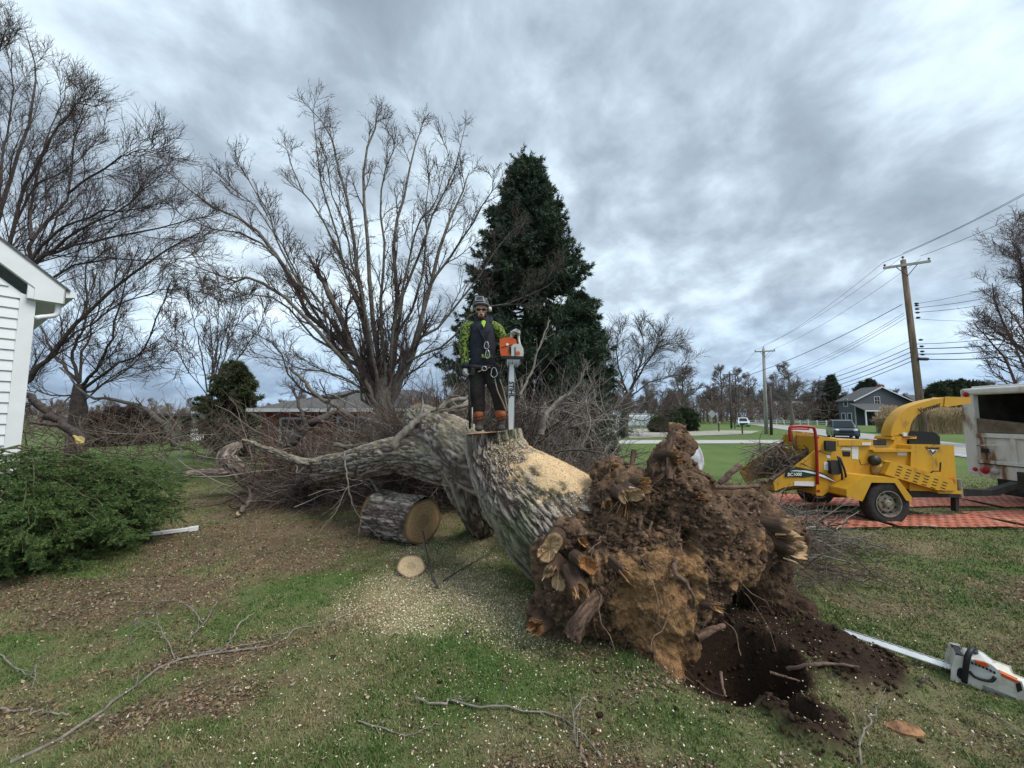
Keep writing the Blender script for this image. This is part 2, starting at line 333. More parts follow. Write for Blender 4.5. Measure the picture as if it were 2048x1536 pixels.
x,y,r=scatter(26000,2.2,11,1.5,105); k=(r.random(len(x))<litterm(x,y)*.75+.01)&(soilm(x,y)<.3); x=x[k];y=y[k]; n=len(x); az=r.random(n)*6.28; l=.04+.16*r.random(n)**2; d=np.stack([np.cos(az),np.sin(az),.12*r.normal(size=n)],-1); p=np.stack([x,y,gh(x,y)+.012],-1); o=[p]
for _ in range(4): d=nrm(d+r.normal(size=d.shape)*np.array([.25,.25,.06])); p=p+d*(l/4)[:,None]; o.append(p)
T_=TB(); T_.add(np.stack(o,1),(.0012+.0018*r.random(n))[:,None]*np.linspace(1,.5,5)[None],3); tag(T_.build('twig_litter',mk('twig_litter',(.085,.058,.045),(.24,.19,.15),5,.95)),'fine broken twigs strewn over the brown leaves','twigs',kind='stuff')
# ---------------- road, drives
def sheet(name,pts,z,mat,sub=0):
    m=MB(); m.add([(p[0],p[1],z) for p in pts],[tuple(range(len(pts)))]); return tag(m.build(name,mat),kind='structure')
asph=mk('asphalt',(.30,.30,.30),(.36,.36,.355),3,.9,bump=.2,bscale=60); conc=mk('concrete',(.40,.39,.37),(.48,.47,.44),4,.9,bump=.1)
rd=A(.475,1.0); e0=G(1938,917)[:2]; e1=G(1938,889.4)[:2]
def along(p,y): return A(p[0]+rd[0]*(y-p[1]),y)
sheet('road',[along(e0,6),along(e1,6),along(e1,900),along(e0,900)],.035,asph)
mark=mk('roadpaint',(.62,.50,.12),(.7,.6,.2),8,.8)
mid=(along(e0,30)+along(e1,30))/2
for dx in (-.12,.12): sheet('road_marking',[along(mid+A(dx-.05,0),6),along(mid+A(dx+.05,0),6),along(mid+A(dx+.05,0),600),along(mid+A(dx-.05,0),600)],.041,mark)
wp=mk('edgepaint',(.6,.6,.58),(.7,.7,.7),8,.8)
for q,dx in ((e0,.5),(e1,-.5)): sheet('road_marking',[along(q+A(dx-.06,0),6),along(q+A(dx+.06,0),6),along(q+A(dx+.06,0),600),along(q+A(dx-.06,0),600)],.041,wp)
sheet('path',[G(1100,888.5),G(1600,887),G(1750,893),G(1760,887),G(1600,880.5),G(1100,881)],.03,conc)
gravel=mk('gravel',(.27,.25,.22),(.40,.37,.33),2,.95,bump=.4,bscale=30)
sheet('driveway',[G(1080,877),G(1290,876),G(1400,871.5),G(1500,868),G(1520,862),G(1440,861),G(1395,863),G(1370,859),G(1290,858),G(1080,862)],.028,gravel)
# ---------------- trees
barkd=mk('bark_dark',(.045,.036,.032),(.105,.088,.078),9,.95,bump=.4,bscale=30)
barkg=mk('bark_grey',(.085,.075,.064),(.19,.17,.14),8,.95,bump=.4,bscale=30)
barkr=mk('bark_reddish',(.075,.045,.036),(.155,.105,.085),9,.95)
twig=mk('twig_brown',(.060,.042,.037),(.120,.090,.078),6,.95)
def limbs_tree(name,label,base,Y,trunk,limbs,mats,lv,seed,r0=.3,jy=1.6,group=None,cat='tree'):
    """trunk/limbs are lists of ((px,py)...) traced at depth Y, each limb leaning its own way in depth"""
    r=np.random.default_rng(seed); root=thing(name,label,cat,loc=base,group=group)
    tp=[np.array(base)]+[P(px,py,Y) for px,py in trunk[0]]; tk=resample(tp,14); t=TB(); t.add(tk[None],np.linspace(trunk[1],trunk[2],14)[None],12); t.build('trunk',mats[0],root)
    n=14; Ps=[];Rs=[]
    for pts,ra,rb in limbs:
        dy=r.normal()*jy; q=[P(px,py,Y+dy*(k/(len(pts)-1))**1.2) for k,(px,py) in enumerate(pts)]; q=resample(q,n); ra*=.54; rb*=.56
        q[2:-1]+=r.normal(size=(n-3,3))*.035; Ps.append(q); Rs.append(np.linspace(ra,rb,n))
    Ps=np.array(Ps);Rs=np.array(Rs)
    tb=TB(); tb.add(Ps,Rs,8); tb.build('limbs',mats[0],root); bpy.data.objects  # main limbs of the crown
    cr=TB(); p,q=Ps,Rs
    for k,(m,ta,tb_,ang,Ln,nn,rf,wob,up,sides,rmin) in enumerate(lv):
        p2,q2=kids(p,q,m,ta,tb_,ang,Ln,nn,rf,.35,wob,up,r,rmin); cr.add(p2,q2,sides); p,q=p2,q2
    cr.build('crown',mats[1],root); return root
def bare_parts(height,spread,seed,n1=8,n2=9,n3=8,n4=5,tr=.22,rmin=.012,upb=.55,clear=.22,ang=.75):
    r=np.random.default_rng(seed); tk=np.cumsum(np.concatenate([np.zeros((1,3)),np.stack([r.normal(size=9)*.02*height/9,r.normal(size=9)*.02*height/9,np.full(9,height*.82/9)],-1)]),0)
    tk[:,:2]*=2.2; tR=np.linspace(tr,tr*.16,10)
    cr=TB(); p,q=kids(tk[None],tR[None],n1,clear,.98,ang,spread,9,.62,.25,.10,upb,r,rmin); q0=q; cr.add(p,q,6)
    p,q=kids(p,q,n2,.18,1,.7,spread*.42,7,.6,.3,.13,.35,r,rmin); cr.add(p,q,4)
    p,q=kids(p,q,n3,.15,1,.7,spread*.20,5,.6,.4,.16,.25,r,rmin); cr.add(p,q,3)
    if n4: p,q=kids(p,q,n4,.15,1,.7,spread*.10,4,.7,.5,.18,.2,r,rmin); cr.add(p,q,3)
    return tk,tR,cr
def bare_tree(name,label,loc,height,spread,seed,mats=(barkd,twig),group=None,**k):
    tk,tR,cr=bare_parts(height,spread,seed,**k); root=thing(name,label,'tree',loc,group)
    t=TB(); t.add((tk+np.array(loc))[None],tR[None],10); t.build('trunk',mats[0],root)
    V=np.concatenate(cr.V)+np.array(loc); meshnp('crown',V,[np.concatenate(cr.F)],mats[1],root,True); return root
needle=colmat('needles',.75,0,1,.0,1,.25)
def conifer(name,label,loc,height,prof,seed,nbr=240,dens=600,size=.11,droop=.12,c1=(.022,.042,.026),c2=(.052,.080,.044),group=None,trunkr=.22,cat='tree',gap=.0):
    r=np.random.default_rng(seed); loc=np.array(loc,float); root=thing(name,label,cat,loc,group)
    t=TB(); t.add((loc+np.array([[0,0,height*k/6*.97] for k in range(7)]))[None],np.linspace(trunkr,.02,7)[None],8); t.build('trunk',barkd,root)
    fr=np.sort(r.random(nbr))**.92; fr=.03+.96*fr; nt_=max(9,int(height*2.6)); fr=(np.floor(fr*nt_)+.5+.30*r.normal(size=nbr))/nt_; fr=np.clip(fr,.02,.99); Rd=np.interp(fr,[a for a,b in prof],[b for a,b in prof])*(.72+.38*r.random(nbr)); az=np.arange(nbr)*2.39996+r.normal(size=nbr)*.3
    n=7; s=np.linspace(0,1,n)[None,:]; rad=Rd[:,None]*s; zz=(height*fr)[:,None]+Rd[:,None]*(-droop*s*2+.22*s**2*1.6)-.0
    Pb=np.stack([loc[0]+np.cos(az)[:,None]*rad,loc[1]+np.sin(az)[:,None]*rad,loc[2]+zz],-1); Rb=np.linspace(.035,.008,n)[None,:]*np.ones((nbr,1)); 
    # sprays: points along side shoots
    m=max(4,dens//nbr); k_,q=kids(Pb,Rb,m,.18,1.0,.75,.62*np.mean(Rd)*.62,5,.5,.5,.10,-.06,r,.006)
    t=TB(); t.add(Pb,Rb,4); t.add(k_,q,3); t.build('branches',barkd,root)
    pts=k_.reshape(-1,5,3); per=9; u=r.random((len(pts),per))*4; i=np.minimum(u.astype(int),3); f=(u-i)[...,None]; ar=np.arange(len(pts))[:,None]
    c=(pts[ar,i]*(1-f)+pts[ar,i+1]*f).reshape(-1,3); d=np.repeat(nrm(pts[:,-1]-pts[:,0]),per,0); cs=np.repeat(r.random((len(pts),1)),per,0)
    V=[];Cc=[]
    for a in range(5):
        dd=nrm(d+r.normal(size=d.shape)*.60); sd=nrm(np.cross(dd,nrm(r.normal(size=d.shape))))*size*.19; l=size*(.75+.9*r.random((len(c),1)))
        o=c+r.normal(size=c.shape)*size*.3; V.append(np.stack([o-sd,o+sd,o+dd*l*1.2],1)); cc=np.array(c1)+(np.array(c2)-np.array(c1))*np.clip(.6*cs+.4*r.random(cs.shape),0,1); Cc.append(np.repeat(cc,3,0))
    V=np.concatenate(V).reshape(-1,3); meshnp('crown',V,[np.arange(len(V)).reshape(-1,3)],needle,root,col=np.concatenate(Cc)); return root
def gz(px,py,Y): p=P(px,py,Y); return (p[0],p[1],0)
# big spreading maple behind the house corner
LV=[(12,.12,1,.45,2.7,7,.45,.09,.45,5,.011),(10,.10,1,.5,1.3,6,.55,.13,.35,3,.0075),(8,.1,1,.55,.62,5,.7,.18,.25,3,.0055)]
bl=[([(0,810),(59,753),(100,709),(164,636),(249,557),(330,505),(400,465)],.16,.03),([(10,700),(45,600),(58,525),(65,478),(100,430),(137,386),(150,273),(178,215)],.15,.02),
([(30,640),(59,540),(120,500),(220,478),(330,452),(410,435)],.13,.02),([(30,640),(60,535),(110,495),(190,445),(270,400),(320,350)],.12,.02),([(-20,700),(-10,600),(-5,450),(30,330),(60,220),(70,130),(50,60)],.16,.02),
([(0,560),(40,400),(90,300),(150,215),(195,215)],.11,.015),([(63,480),(60,430),(80,330),(115,230),(140,150)],.08,.012),([(-20,700),(-5,500),(-30,300),(-15,150),(12,60)],.15,.02),
([(137,386),(200,340),(250,310),(300,300)],.07,.012),([(58,525),(110,470),(190,430),(260,420),(350,400)],.09,.012),([(10,760),(60,600),(130,540),(220,520),(330,520),(420,510)],.10,.015),([(0,650),(20,480),(70,380),(140,330),(220,260)],.09,.012),([(-20,500),(0,350),(20,250),(25,150),(10,40)],.08,.012),
([(110,700),(190,640),(260,600),(340,580),(430,590)],.07,.012)]
limbs_tree('maple_tree','very large bare tree spreading above the corner of the white sided house',(P(-15,890,13)[0],13,0),13,([(-15,820),(0,720),(20,660)],.42,.22),bl,(barkd,twig),LV,11,jy=1.5)
# many stemmed bare tree in the middle
LV2=[(13,.15,1,.45,1.8,7,.5,.13,.45,5,.010),(9,.12,1,.55,.85,6,.6,.2,.3,3,.0072),(5,.25,1,.7,.36,4,.75,.25,.2,3,.0058)]
cl=[([(735,760),(706,705),(675,620),(650,570),(634,539)],.17,.12),([(745,770),(696,693),(628,641),(580,556),(525,477),(467,433),(405,399),(337,344)],.15,.022),([(740,780),(690,720),(645,676),(559,583),(500,555),(467,559),(430,545),(388,532)],.11,.018),
([(755,760),(730,658),(718,570),(706,470),(682,351),(662,265),(617,214)],.15,.018),([(765,760),(740,590),(733,453),(730,334),(751,248),(755,215)],.14,.018),([(790,760),(792,624),(788,470),(809,385),(833,282),(845,260)],.14,.016),
([(800,740),(833,676),(867,539),(901,436),(925,380),(940,340)],.16,.018),([(785,740),(800,640),(812,573),(850,480),(880,392),(915,323),(932,245)],.11,.015),([(830,700),(860,573),(918,488),(960,420),(990,365)],.10,.014),
([(720,730),(680,700),(628,624),(559,522),(491,470),(405,453),(327,399)],.10,.015),([(706,700),(660,640),(610,590),(560,500),(545,440),(500,370),(470,310)],.08,.013),([(750,750),(720,620),(690,540),(640,430),(600,380),(575,300)],.10,.014),
([(770,750),(760,620),(770,520),(760,420),(775,330),(790,270)],.10,.014),([(740,640),(700,570),(668,450),(640,350),(630,260),(625,215)],.08,.013),([(780,700),(830,600),(850,520),(850,420),(860,340)],.08,.013),([(700,700),(640,690),(560,600),(500,590),(430,570),(380,560)],.07,.012),
([(720,780),(650,800),(590,770),(560,700),(520,670),(470,650)],.08,.012),([(830,690),(890,640),(950,560),(1000,490),(1040,450)],.08,.012),([(820,720),(900,680),(960,620),(1050,600),(1110,560)],.07,.012),([(700,760),(620,740),(560,720),(480,700)],.06,.01),([(745,700),(725,600),(700,500),(668,400),(650,300)],.08,.012),([(790,640),(815,540),(840,450),(870,400),(900,300)],.07,.012),([(640,600),(600,560),(570,500),(520,420),(440,360)],.06,.01)]
cl=[([(768+(p[0][0]-768)*.12,822),(768+(p[0][0]-768)*.55,(822+p[0][1])/2+8)]+p,a*1.45,b) for p,a,b in cl]
limbs_tree('many_stemmed_tree','broad bare tree with many upright stems behind the standing man',(P(768,862,11.5)[0],11.5,0),11.5,([(766,845),(768,815),(766,780),(768,750),(768,735)],.40,.16),cl,(barkg,twig),LV2,12,jy=1.3)
# dark trunk tree between house and middle tree
LV3=[(11,.12,1,.6,2.4,6,.45,.12,.30,5,.013),(10,.12,1,.6,1.2,5,.55,.16,.2,3,.009),(6,.1,1,.65,.55,4,.7,.2,.15,3,.0065)]
t2=[([(158,765),(130,735),(108,712),(90,670),(67,636),(60,560)],.13,.02),([(158,765),(146,724),(150,690),(167,650),(173,548),(175,500)],.13,.02),([(165,770),(182,753),(205,715),(223,688),(234,624),(255,557),(262,510)],.13,.02),([(170,775),(205,750),(240,725),(281,703),(319,624),(343,560)],.12,.018),([(170,785),(187,779),(220,760),(252,738),(300,690),(352,647)],.10,.015),([(160,765),(165,700),(190,640),(205,560),(220,500)],.1,.016),([(150,790),(100,790),(60,780),(40,790)],.07,.02),([(170,800),(250,740),(330,735),(400,750)],.06,.01)]
limbs_tree('shade_tree','dark trunked bare tree between the white house and the small evergreen',(P(156,850,17)[0],17,0),17,([(157,830),(157,800),(160,768)],.36,.20),t2,(barkd,twig),LV3,13,jy=1.8)
t3=[([(418,785),(430,720),(436,640),(440,560)],.10,.015),([(415,785),(400,700),(385,630),(375,590)],.08,.015),([(422,785),(450,710),(480,630),(500,585)],.08,.015),([(418,785),(425,700),(415,620),(405,570)],.08,.015),([(424,788),(470,730),(520,650),(535,610)],.07,.012),([(415,790),(370,730),(350,670),(335,640)],.06,.012),([(424,788),(440,700),(462,620),(470,570)],.07,.012)]
limbs_tree('fan_tree','bare fan shaped tree with thin stems behind the small evergreen',(P(418,850,24)[0],24,0),24,([(418,835),(418,810),(418,788)],.22,.16),t3,(barkd,twig),[(10,.1,1,.45,2.6,6,.45,.08,.5,4,.02),(8,.12,1,.5,1.2,5,.6,.12,.3,3,.015),(4,.1,1,.5,.6,4,.7,.15,.2,3,.012)],14,jy=2)
# evergreens
sp_=P(1055,860,15.5); conifer('spruce_tree','tall dark green conifer towering behind the man',(sp_[0],15.5,0),12.7,[(0,3.4),(.12,3.75),(.3,3.35),(.5,2.7),(.7,1.95),(.86,1.15),(.95,.55),(1,.08)],21,nbr=400,dens=10000,size=.10,trunkr=.3,c1=(.036,.060,.040),c2=(.095,.132,.078))
sp2=P(1160,860,14.8); conifer('spruce_tree','shorter dark conifer tucked against the right side of the tall one',(sp2[0],14.8,0),6.7,[(0,1.5),(.3,1.45),(.6,1.15),(.85,.75),(1,.1)],22,nbr=150,dens=2000,size=.12,c1=(.036,.060,.040),c2=(.095,.132,.078))
sp3=P(465,845,19); conifer('young_evergreen','small scruffy evergreen tree in front of the fan shaped bare tree',(sp3[0],19,0),4.6,[(0,1.1),(.3,1.6),(.6,1.35),(.85,.7),(1,.1)],23,nbr=110,dens=900,size=.14,c1=(.04,.055,.025),c2=(.09,.105,.045))
# spruce boughs in the near left corner
def near_spruce():
    r=np.random.default_rng(31); root=thing('spruce_shrub','low spreading green spruce boughs beside the white house corner','shrub',(-7.0,5.65,0))
    nb=270; az=r.random(nb)*6.283; h=.10+1.36*r.random(nb)**.85; h=np.floor(h/.20)*.20+.09+.025*r.normal(size=nb); Rd=np.interp(h,[0,.3,.6,1.0,1.3,1.6],[1.1,1.2,1.42,1.6,1.45,1.0])*(.80+.26*r.random(nb))
    ex=1+.18*np.cos(az-.1); n=10; s=np.linspace(0,1,n)[None,:]; rad=(Rd*ex)[:,None]*s
    zz=h[:,None]+.12*s-.40*s**2*(.7+.5*h[:,None]/1.5); zz=np.maximum(zz,.03)
    Pb=np.stack([-7.0+np.cos(az)[:,None]*rad,5.65+np.sin(az)[:,None]*rad*1.05,zz],-1)+r.normal(size=(nb,n,3))*.015; Rb=np.linspace(.016,.004,n)[None]*np.ones((nb,1))
    vis=(Pb[:,-1,0]>-7.6); Pb=Pb[vis];Rb=Rb[vis]
    k1,q1=kids(Pb,Rb,12,.2,1,.72,.56,6,.5,.5,.05,-.13,r,.0025,.12); k2,q2=kids(k1,q1,5,.15,.95,.68,.20,4,.6,.6,.05,-.05,r,.0016,.2)
    t=TB(); t.add(Pb,Rb,5); t.add(k1,q1,3); t.add(k2,q2,3); t.build('branches',mk('spruce_twig',(.06,.065,.03),(.10,.09,.045),20,.9),root)
    def need(pl,cnt,ln,sd):
        m,n_,_=pl.shape; u=r.random((m,cnt))*(n_-1); i=np.minimum(u.astype(int),n_-2); f=(u-i)[...,None]; ar=np.arange(m)[:,None]
        c=(pl[ar,i]*(1-f)+pl[ar,i+1]*f).reshape(-1,3); T=nrm(pl[ar,i+1]-pl[ar,i]).reshape(-1,3); q=nrm(r.normal(size=c.shape)+A(0,0,.25)); q=nrm(q-T*(q*T).sum(-1,keepdims=True)); d=nrm(q+T*.75)
        s_=nrm(np.cross(d,r.normal(size=c.shape)))*.0029; l=ln*(.7+.6*r.random((len(c),1)))
        tipf=np.repeat(((u/(n_-1))>.8).astype(float).reshape(-1,1),1,0); cl_=A(.038,.088,.024)+(A(.20,.29,.09)-A(.038,.088,.024))*np.clip(.25*r.random((len(c),1))+.35*np.repeat(r.random((m,1)),cnt,0)+.25*tipf,0,1)
        return np.stack([c-s_,c+s_,c+d*l],1).reshape(-1,3),np.repeat(cl_,3,0)
    a,ca=need(k2,78,.023,0); b,cb_=need(k1,140,.025,1); V=np.concatenate([a,b]); meshnp('needles',V,[np.arange(len(V)).reshape(-1,3)],colmat('sprneedle',.6,0,1,0,1,.35),root,col=np.concatenate([ca,cb_]))
near_spruce()
# ---------------- uprooted trunk, root plate, logs
bkm=colmat('barkcol',.95,.7,55,.28,70,.2)
def barktube(path,radii,K,M,amp=.022,seed=0,lob=.06,cfn=None,fa=24,fb=3.2,flat=None):
    p=resample(path,M); r=np.interp(np.linspace(0,1,M),np.linspace(0,1,len(radii)),radii); V,F=tubes(p[None],r[None],K); V=V.reshape(M,K,3); c=p[:,None,:]; d=nrm(V-c)
    le=np.concatenate([[0],np.cumsum(np.linalg.norm(np.diff(p,axis=0),axis=1))]); a=np.arange(K)*2*math.pi/K
    q=np.stack([np.cos(a)[None]*r[:,None],np.sin(a)[None]*r[:,None],np.broadcast_to(le[:,None],(M,K))],-1)
    wq=q+fbm(q,3,2,seed+9)[...,None]*.035
    n1=fbm(wq*np.array([fa,fa,fb]),1,3,seed,.55); rid=1-np.abs(n1)*3.2; rid=np.clip(rid,-.6,1); rb=1-np.abs(fbm(wq*np.array([fa*.42,fa*.42,fb*.5]),1,2,seed+13))*4.2; rid=np.maximum(rid,rb*1.15*(rb>0)+rid*(rb<=0)); n2=fbm(wq*np.array([fa*2.2,fa*2.2,fb*5]),1,3,seed+3); fl=1.0 if flat is None else flat(V,d)
    lb=fbm(q*np.array([2.4,2.4,.5]),1,2,seed+5)*lob*3
    hgt=-rid; V=V+d*(((-(np.clip(rid,0,1))**1.2)*amp*1.5+n2*amp*.6)*fl+lb*r[:,None])[...,None]
    t=np.clip((1-np.clip(rid,0,1))*.85+n2*.5,0,1)[...,None]; big=fbm(q,1.8,3,seed+7)[...,None]
    col=A(.080,.060,.050)*(1-t)+A(.44,.38,.325)*t; moss=np.clip(big*3.0-.1,0,1)*t; col=col*(1-moss*.5)+A(.17,.20,.10)*moss*.5
    if cfn: col=cfn(V,d,col,t)
    return V.reshape(-1,3),F,col.reshape(-1,3),p,r
def cutdisc(name,parent,c,nrmv,r,col1=(.50,.33,.17),seed=0,th=.004,mat=None,jag=.0):
    rr=np.random.default_rng(seed); ax=Vector(nrmv).normalized(); u=ax.orthogonal().normalized(); w_=ax.cross(u); K=48;Rn=14; V=[];F=[];Cc=[]
    for i in range(Rn+1):
        for j in range(K):
            b=2*math.pi*j/K; q=r*(i/Rn)*(1+.05*math.sin(2*b+seed)+.03*math.sin(5*b)); V.append(Vector(c)+ax*(th+jag*rr.random())+(u*math.cos(b)+w_*math.sin(b))*q)
            g=.88+.09*math.sin(i*2.6+1.2*math.sin(b*2))+.10*rr.random(); h=1.0 if i<Rn-1 else .45; hw=.82 if i<5 else 1; Cc.append([x*g*h*hw for x in col1])
    for i in range(Rn):
        for j in range(K): F.append((i*K+j,(i+1)*K+j,(i+1)*K+(j+1)%K,i*K+(j+1)%K))
    return meshnp(name,np.array([tuple(v_) for v_ in V]),[np.array(F)],colmat('cutwood',.85,.25,60,.22,30,.2),parent,True,col=np.array(Cc))
stump=thing('uprooted_tree','uprooted tree base with leaning sawn trunk and soil covered root plate','tree',tuple(G(1250,1290)))
swc_=A(.66,.47,.27); sc_c=P(1120,945,4.42)
def sawmask(V,d):
    z=d[...,2:3]; e=np.exp(-(((V-sc_c)/np.array([.50,.60,.36]))**2).sum(-1,keepdims=True)); n=fbm(V,9,4,3)[...,None]; return np.clip((e*1.5*np.clip(z*1.6+.15,0,1)+n*.85-.52)*5,0,1)
def trunkcol(V,d,col,t):
    z=d[...,2:3]; n=fbm(V,9,4,3)[...,None]; m=sawmask(V,d)
    gm_=np.clip(fbm(V,2.2,3,55)[...,None]*2.4+np.clip(1.25-V[...,2:3],0,1)*.9-.25,0,1)*.5; col=col*(1-gm_)+A(.16,.20,.09)*gm_*(.4+.8*t)
    du=np.clip(z*1.3-.2+n*.8,0,1)*.30*(1-gm_); col=col*(1-du)+A(.50,.42,.32)*du
    return col*(1-m)+swc_*(1+.18*n)*m
V,F,cl_,pp,rr_=barktube([P(986,864,4.85),P(991,900,4.84),P(1014,948,4.72),P(1056,998,4.52),P(1118,1056,4.36),P(1215,1105,4.22)],[.355,.375,.45,.545,.62,.66],380,340,.026,1,.055,trunkcol,flat=lambda V,d:1-.85*sawmask(V,d)[...,0])
# flatten the bark where sawdust lies is left to the colour; the buttress swells to the right
V[:,0]+=.16*np.exp(-((V-P(1150,975,4.35))**2).sum(-1)/.16)
to=meshnp('trunk',V,[F],bkm,stump,True,col=cl_)
r=np.random.default_rng(44); nv=V.reshape(340,380,3); cen=pp[:,None,:]; dn=nrm(nv-cen); w8=np.exp(-(((nv-sc_c)/np.array([.75,.8,.5]))**2).sum(-1))*np.clip(dn[...,2]*1.4+.2,0,1)+.05*(dn[...,2]>.2); pr_=w8.ravel()/w8.sum(); ix=r.choice(len(pr_),6500,p=pr_); c=nv.reshape(-1,3)[ix]+dn.reshape(-1,3)[ix]*.004; nz=nrm(dn.reshape(-1,3)[ix]+r.normal(size=c.shape)*.5); u=nrm(np.cross(nz,r.normal(size=c.shape))); w_=np.cross(nz,u); s1=(.004+.006*r.random((len(c),1))); Vc=np.stack([c-u*s1,c-w_*s1*.6,c+u*s1,c+w_*s1*.6],1); k=np.arange(len(c))[:,None]*4
sc_o=meshnp('sawdust_flakes',Vc.reshape(-1,3),[np.concatenate([k+np.array((0,1,2)),k+np.array((0,2,3))])],colmat('chip',.8,0,1,0,1,.25),stump,col=np.repeat(np.array([(.70,.52,.31),(.62,.42,.22),(.76,.62,.42)])[r.integers(0,3,len(c))]*(.75+.4*r.random((len(c),1))),4,0)); sc_o['kind']='stuff'
cutdisc('cut_face',stump,pp[0],(-.06,.02,1),.355,(.50,.27,.15),1,.0)
OUT=[(760,60),(850,58),(868,140),(862,210),(905,260),(955,300),(1010,350),(1100,340),(1205,343),(1240,400),(1265,450),(1330,520),(1372,585),(1340,640),(1270,670),(1200,760),(1090,810),(1010,890),(895,1010),(862,1080),(825,1130),(805,1210),(752,1290),(690,1235),(600,1130),(540,1060),(400,1040),(280,1055),(180,1050),(120,985),(130,900),(180,830),(205,760),(178,700),(160,640),(165,580),(230,560),(250,510),(330,480),(395,450),(440,400),(425,300),(440,235),(530,220),(600,268),(672,290),(690,185),(740,140)]
OUT=[(1000+a*.4428,820+b*.4428) for a,b in OUT]
CP=np.array([(1340,1390,2.98),(1080,1280,3.5),(1070,1100,3.60),(1200,1020,3.68),(1140,1060,3.66),(1350,860,3.85),(1330,1000,3.5),(1300,1150,3.22),(1450,1050,3.4),(1600,1080,3.7),(1550,980,3.9),(1450,1180,3.35),(1210,930,3.85),(1390,1250,3.2),(1200,1200,3.38)])
def Yf(px,py):
    d=1/(((px[...,None]-CP[:,0])**2+(py[...,None]-CP[:,1])**2)/900+.6)**1.2; return (d*CP[:,2]).sum(-1)/d.sum(-1)
def PV(px,py,Y):
    u=(px-1024)/F_; v=-(py-768)/F_; k=Y/(CT-v*ST); return np.stack([u*k,Y,H+(ST+v*CT)*k],-1)
def lump(out,cen,Yfn,K,M,thick,seed,amp,colfn,edge=.22,cave=None):
    o=np.array(out+out[:1],float); sl_=np.concatenate([[0],np.cumsum(np.hypot(*np.diff(o,axis=0).T))]); t=np.linspace(0,sl_[-1],K,endpoint=False)
    ox=np.interp(t,sl_,o[:,0]); oy=np.interp(t,sl_,o[:,1]); s=np.concatenate([np.linspace(0.001,1,M),np.linspace(1,0.001,M//2)[1:]]); back=np.arange(len(s))>=M
    px=cen[0]+(ox-cen[0])[None]*s[:,None]; py=cen[1]+(oy-cen[1])[None]*s[:,None]; Y=Yfn(px,py)+edge*s[:,None]**7
    Y=np.where(back[:,None],Y+thick*np.sqrt(np.clip(1-s[:,None]**2,0,1)),Y)
    base=PV(px,py,Y); 
    def normals(v_):
        a=np.roll(v_,-1,1)-np.roll(v_,1,1); b=np.gradient(v_,axis=0); return nrm(np.cross(b,a))
    nn=normals(base); 
    if nn[M//2,:,1].mean()>0: nn=-nn
    big=fbm(base,2.3,3,seed); md=fbm(base,6.5,4,seed+1); rg=1-np.abs(fbm(base*np.array([1,1,.8]),4.5,4,seed+2))*2.4; fn=fbm(base,24,4,seed+3)
    D=amp*(1.0*big+.62*md)+amp*.42*np.clip(rg,-.5,1)*.6+amp*.20*fn; v_=base+nn*D[...,None]
    if cave is not None: v_[...,1]+=cave(px,py)
    v2=v_+normals(v_)*0; col=colfn(px,py,base,md,fn,rg)
    n=len(s); i=np.arange(n-1)[:,None]; j=np.arange(K)[None]; F=np.stack([i*K+j,i*K+(j+1)%K,(i+1)*K+(j+1)%K,(i+1)*K+j],-1).reshape(-1,4)
    return v_,F,col,nn,M
def g2(px,py,cx,cy,rx,ry): return np.exp(-((px-cx)/rx)**2-((py-cy)/ry)**2)
def platecol(px,py,b,md,fn,rg):
    clay=np.maximum(g2(px,py,1300,1200,115,120),g2(px,py,1345,1290,60,90)); clay=np.maximum(clay,g2(px,py,1330,1130,70,60)*.7); clay=np.maximum(clay,g2(px,py,1500,1090,110,45)*.55); clay=np.maximum(clay,g2(px,py,1470,1140,80,40)*.6)
    m=np.clip((clay-.42+.5*md+.28*fn)*4,0,1)[...,None]; t=np.clip(.5+fn*.9+md*.6,0,1)[...,None]
    c=A(.056,.036,.025)*(1-t)+A(.215,.135,.086)*t; k=A(.22,.125,.058)*(1-t)+A(.40,.235,.112)*t
    h_=(h3(np.floor(b*70),77)>.93)[...,None]; c=np.where(h_&(m<.5),A(.38,.30,.22)*.8,c)
    return c*(1-m)+k*m
def cavef(px,py): return .28*g2(px,py,1375,1090,10,22)
vp,Fp,cp,npl,M_=lump(OUT,(1310,1110),Yf,640,150,.62,70,.115,platecol,cave=cavef)
dm=colmat('soil',.97,.9,60,.35,45,.1)
meshnp('root_plate',vp.reshape(-1,3),[Fp],dm,stump,True,col=cp.reshape(-1,3))
OUT2=[(1250,640),(1285,700),(1300,790),(1350,850),(1395,900),(1420,960),(1400,1060),(1330,1120),(1290,1200),(1180,1260),(1060,1230),(900,1200),(840,1150),(880,1050),(960,920),(1010,830),(1080,760),(1180,690)]
OUT2=[(1000+a*.4428,820+b*.4428) for a,b in OUT2]
def Yb(px,py): return 4.02-.0009*(py-1150)-.0006*np.abs(px-1500)+0*px
def bankcol(px,py,b,md,fn,rg):
    t=np.clip(.45+fn*.9+md*.6,0,1)[...,None]; m=np.clip(g2(px,py,1545,1190,60,50)+md-.5,0,1)[...,None]; return (A(.034,.022,.016)*(1-t)+A(.095,.060,.040)*t)*(1-m)+A(.17,.11,.065)*m
def cave2(px,py): return .75*g2(px,py,1478,1245,40,52)+.35*g2(px,py,1420,1300,50,40)
vb,Fb_,cb2,nb2,Mb=lump(OUT2,(1510,1210),Yb,360,90,.5,170,.13,bankcol,cave=cave2)
meshnp('soil_bank',vb.reshape(-1,3),[Fb_],dm,stump,True,col=cb2.reshape(-1,3))
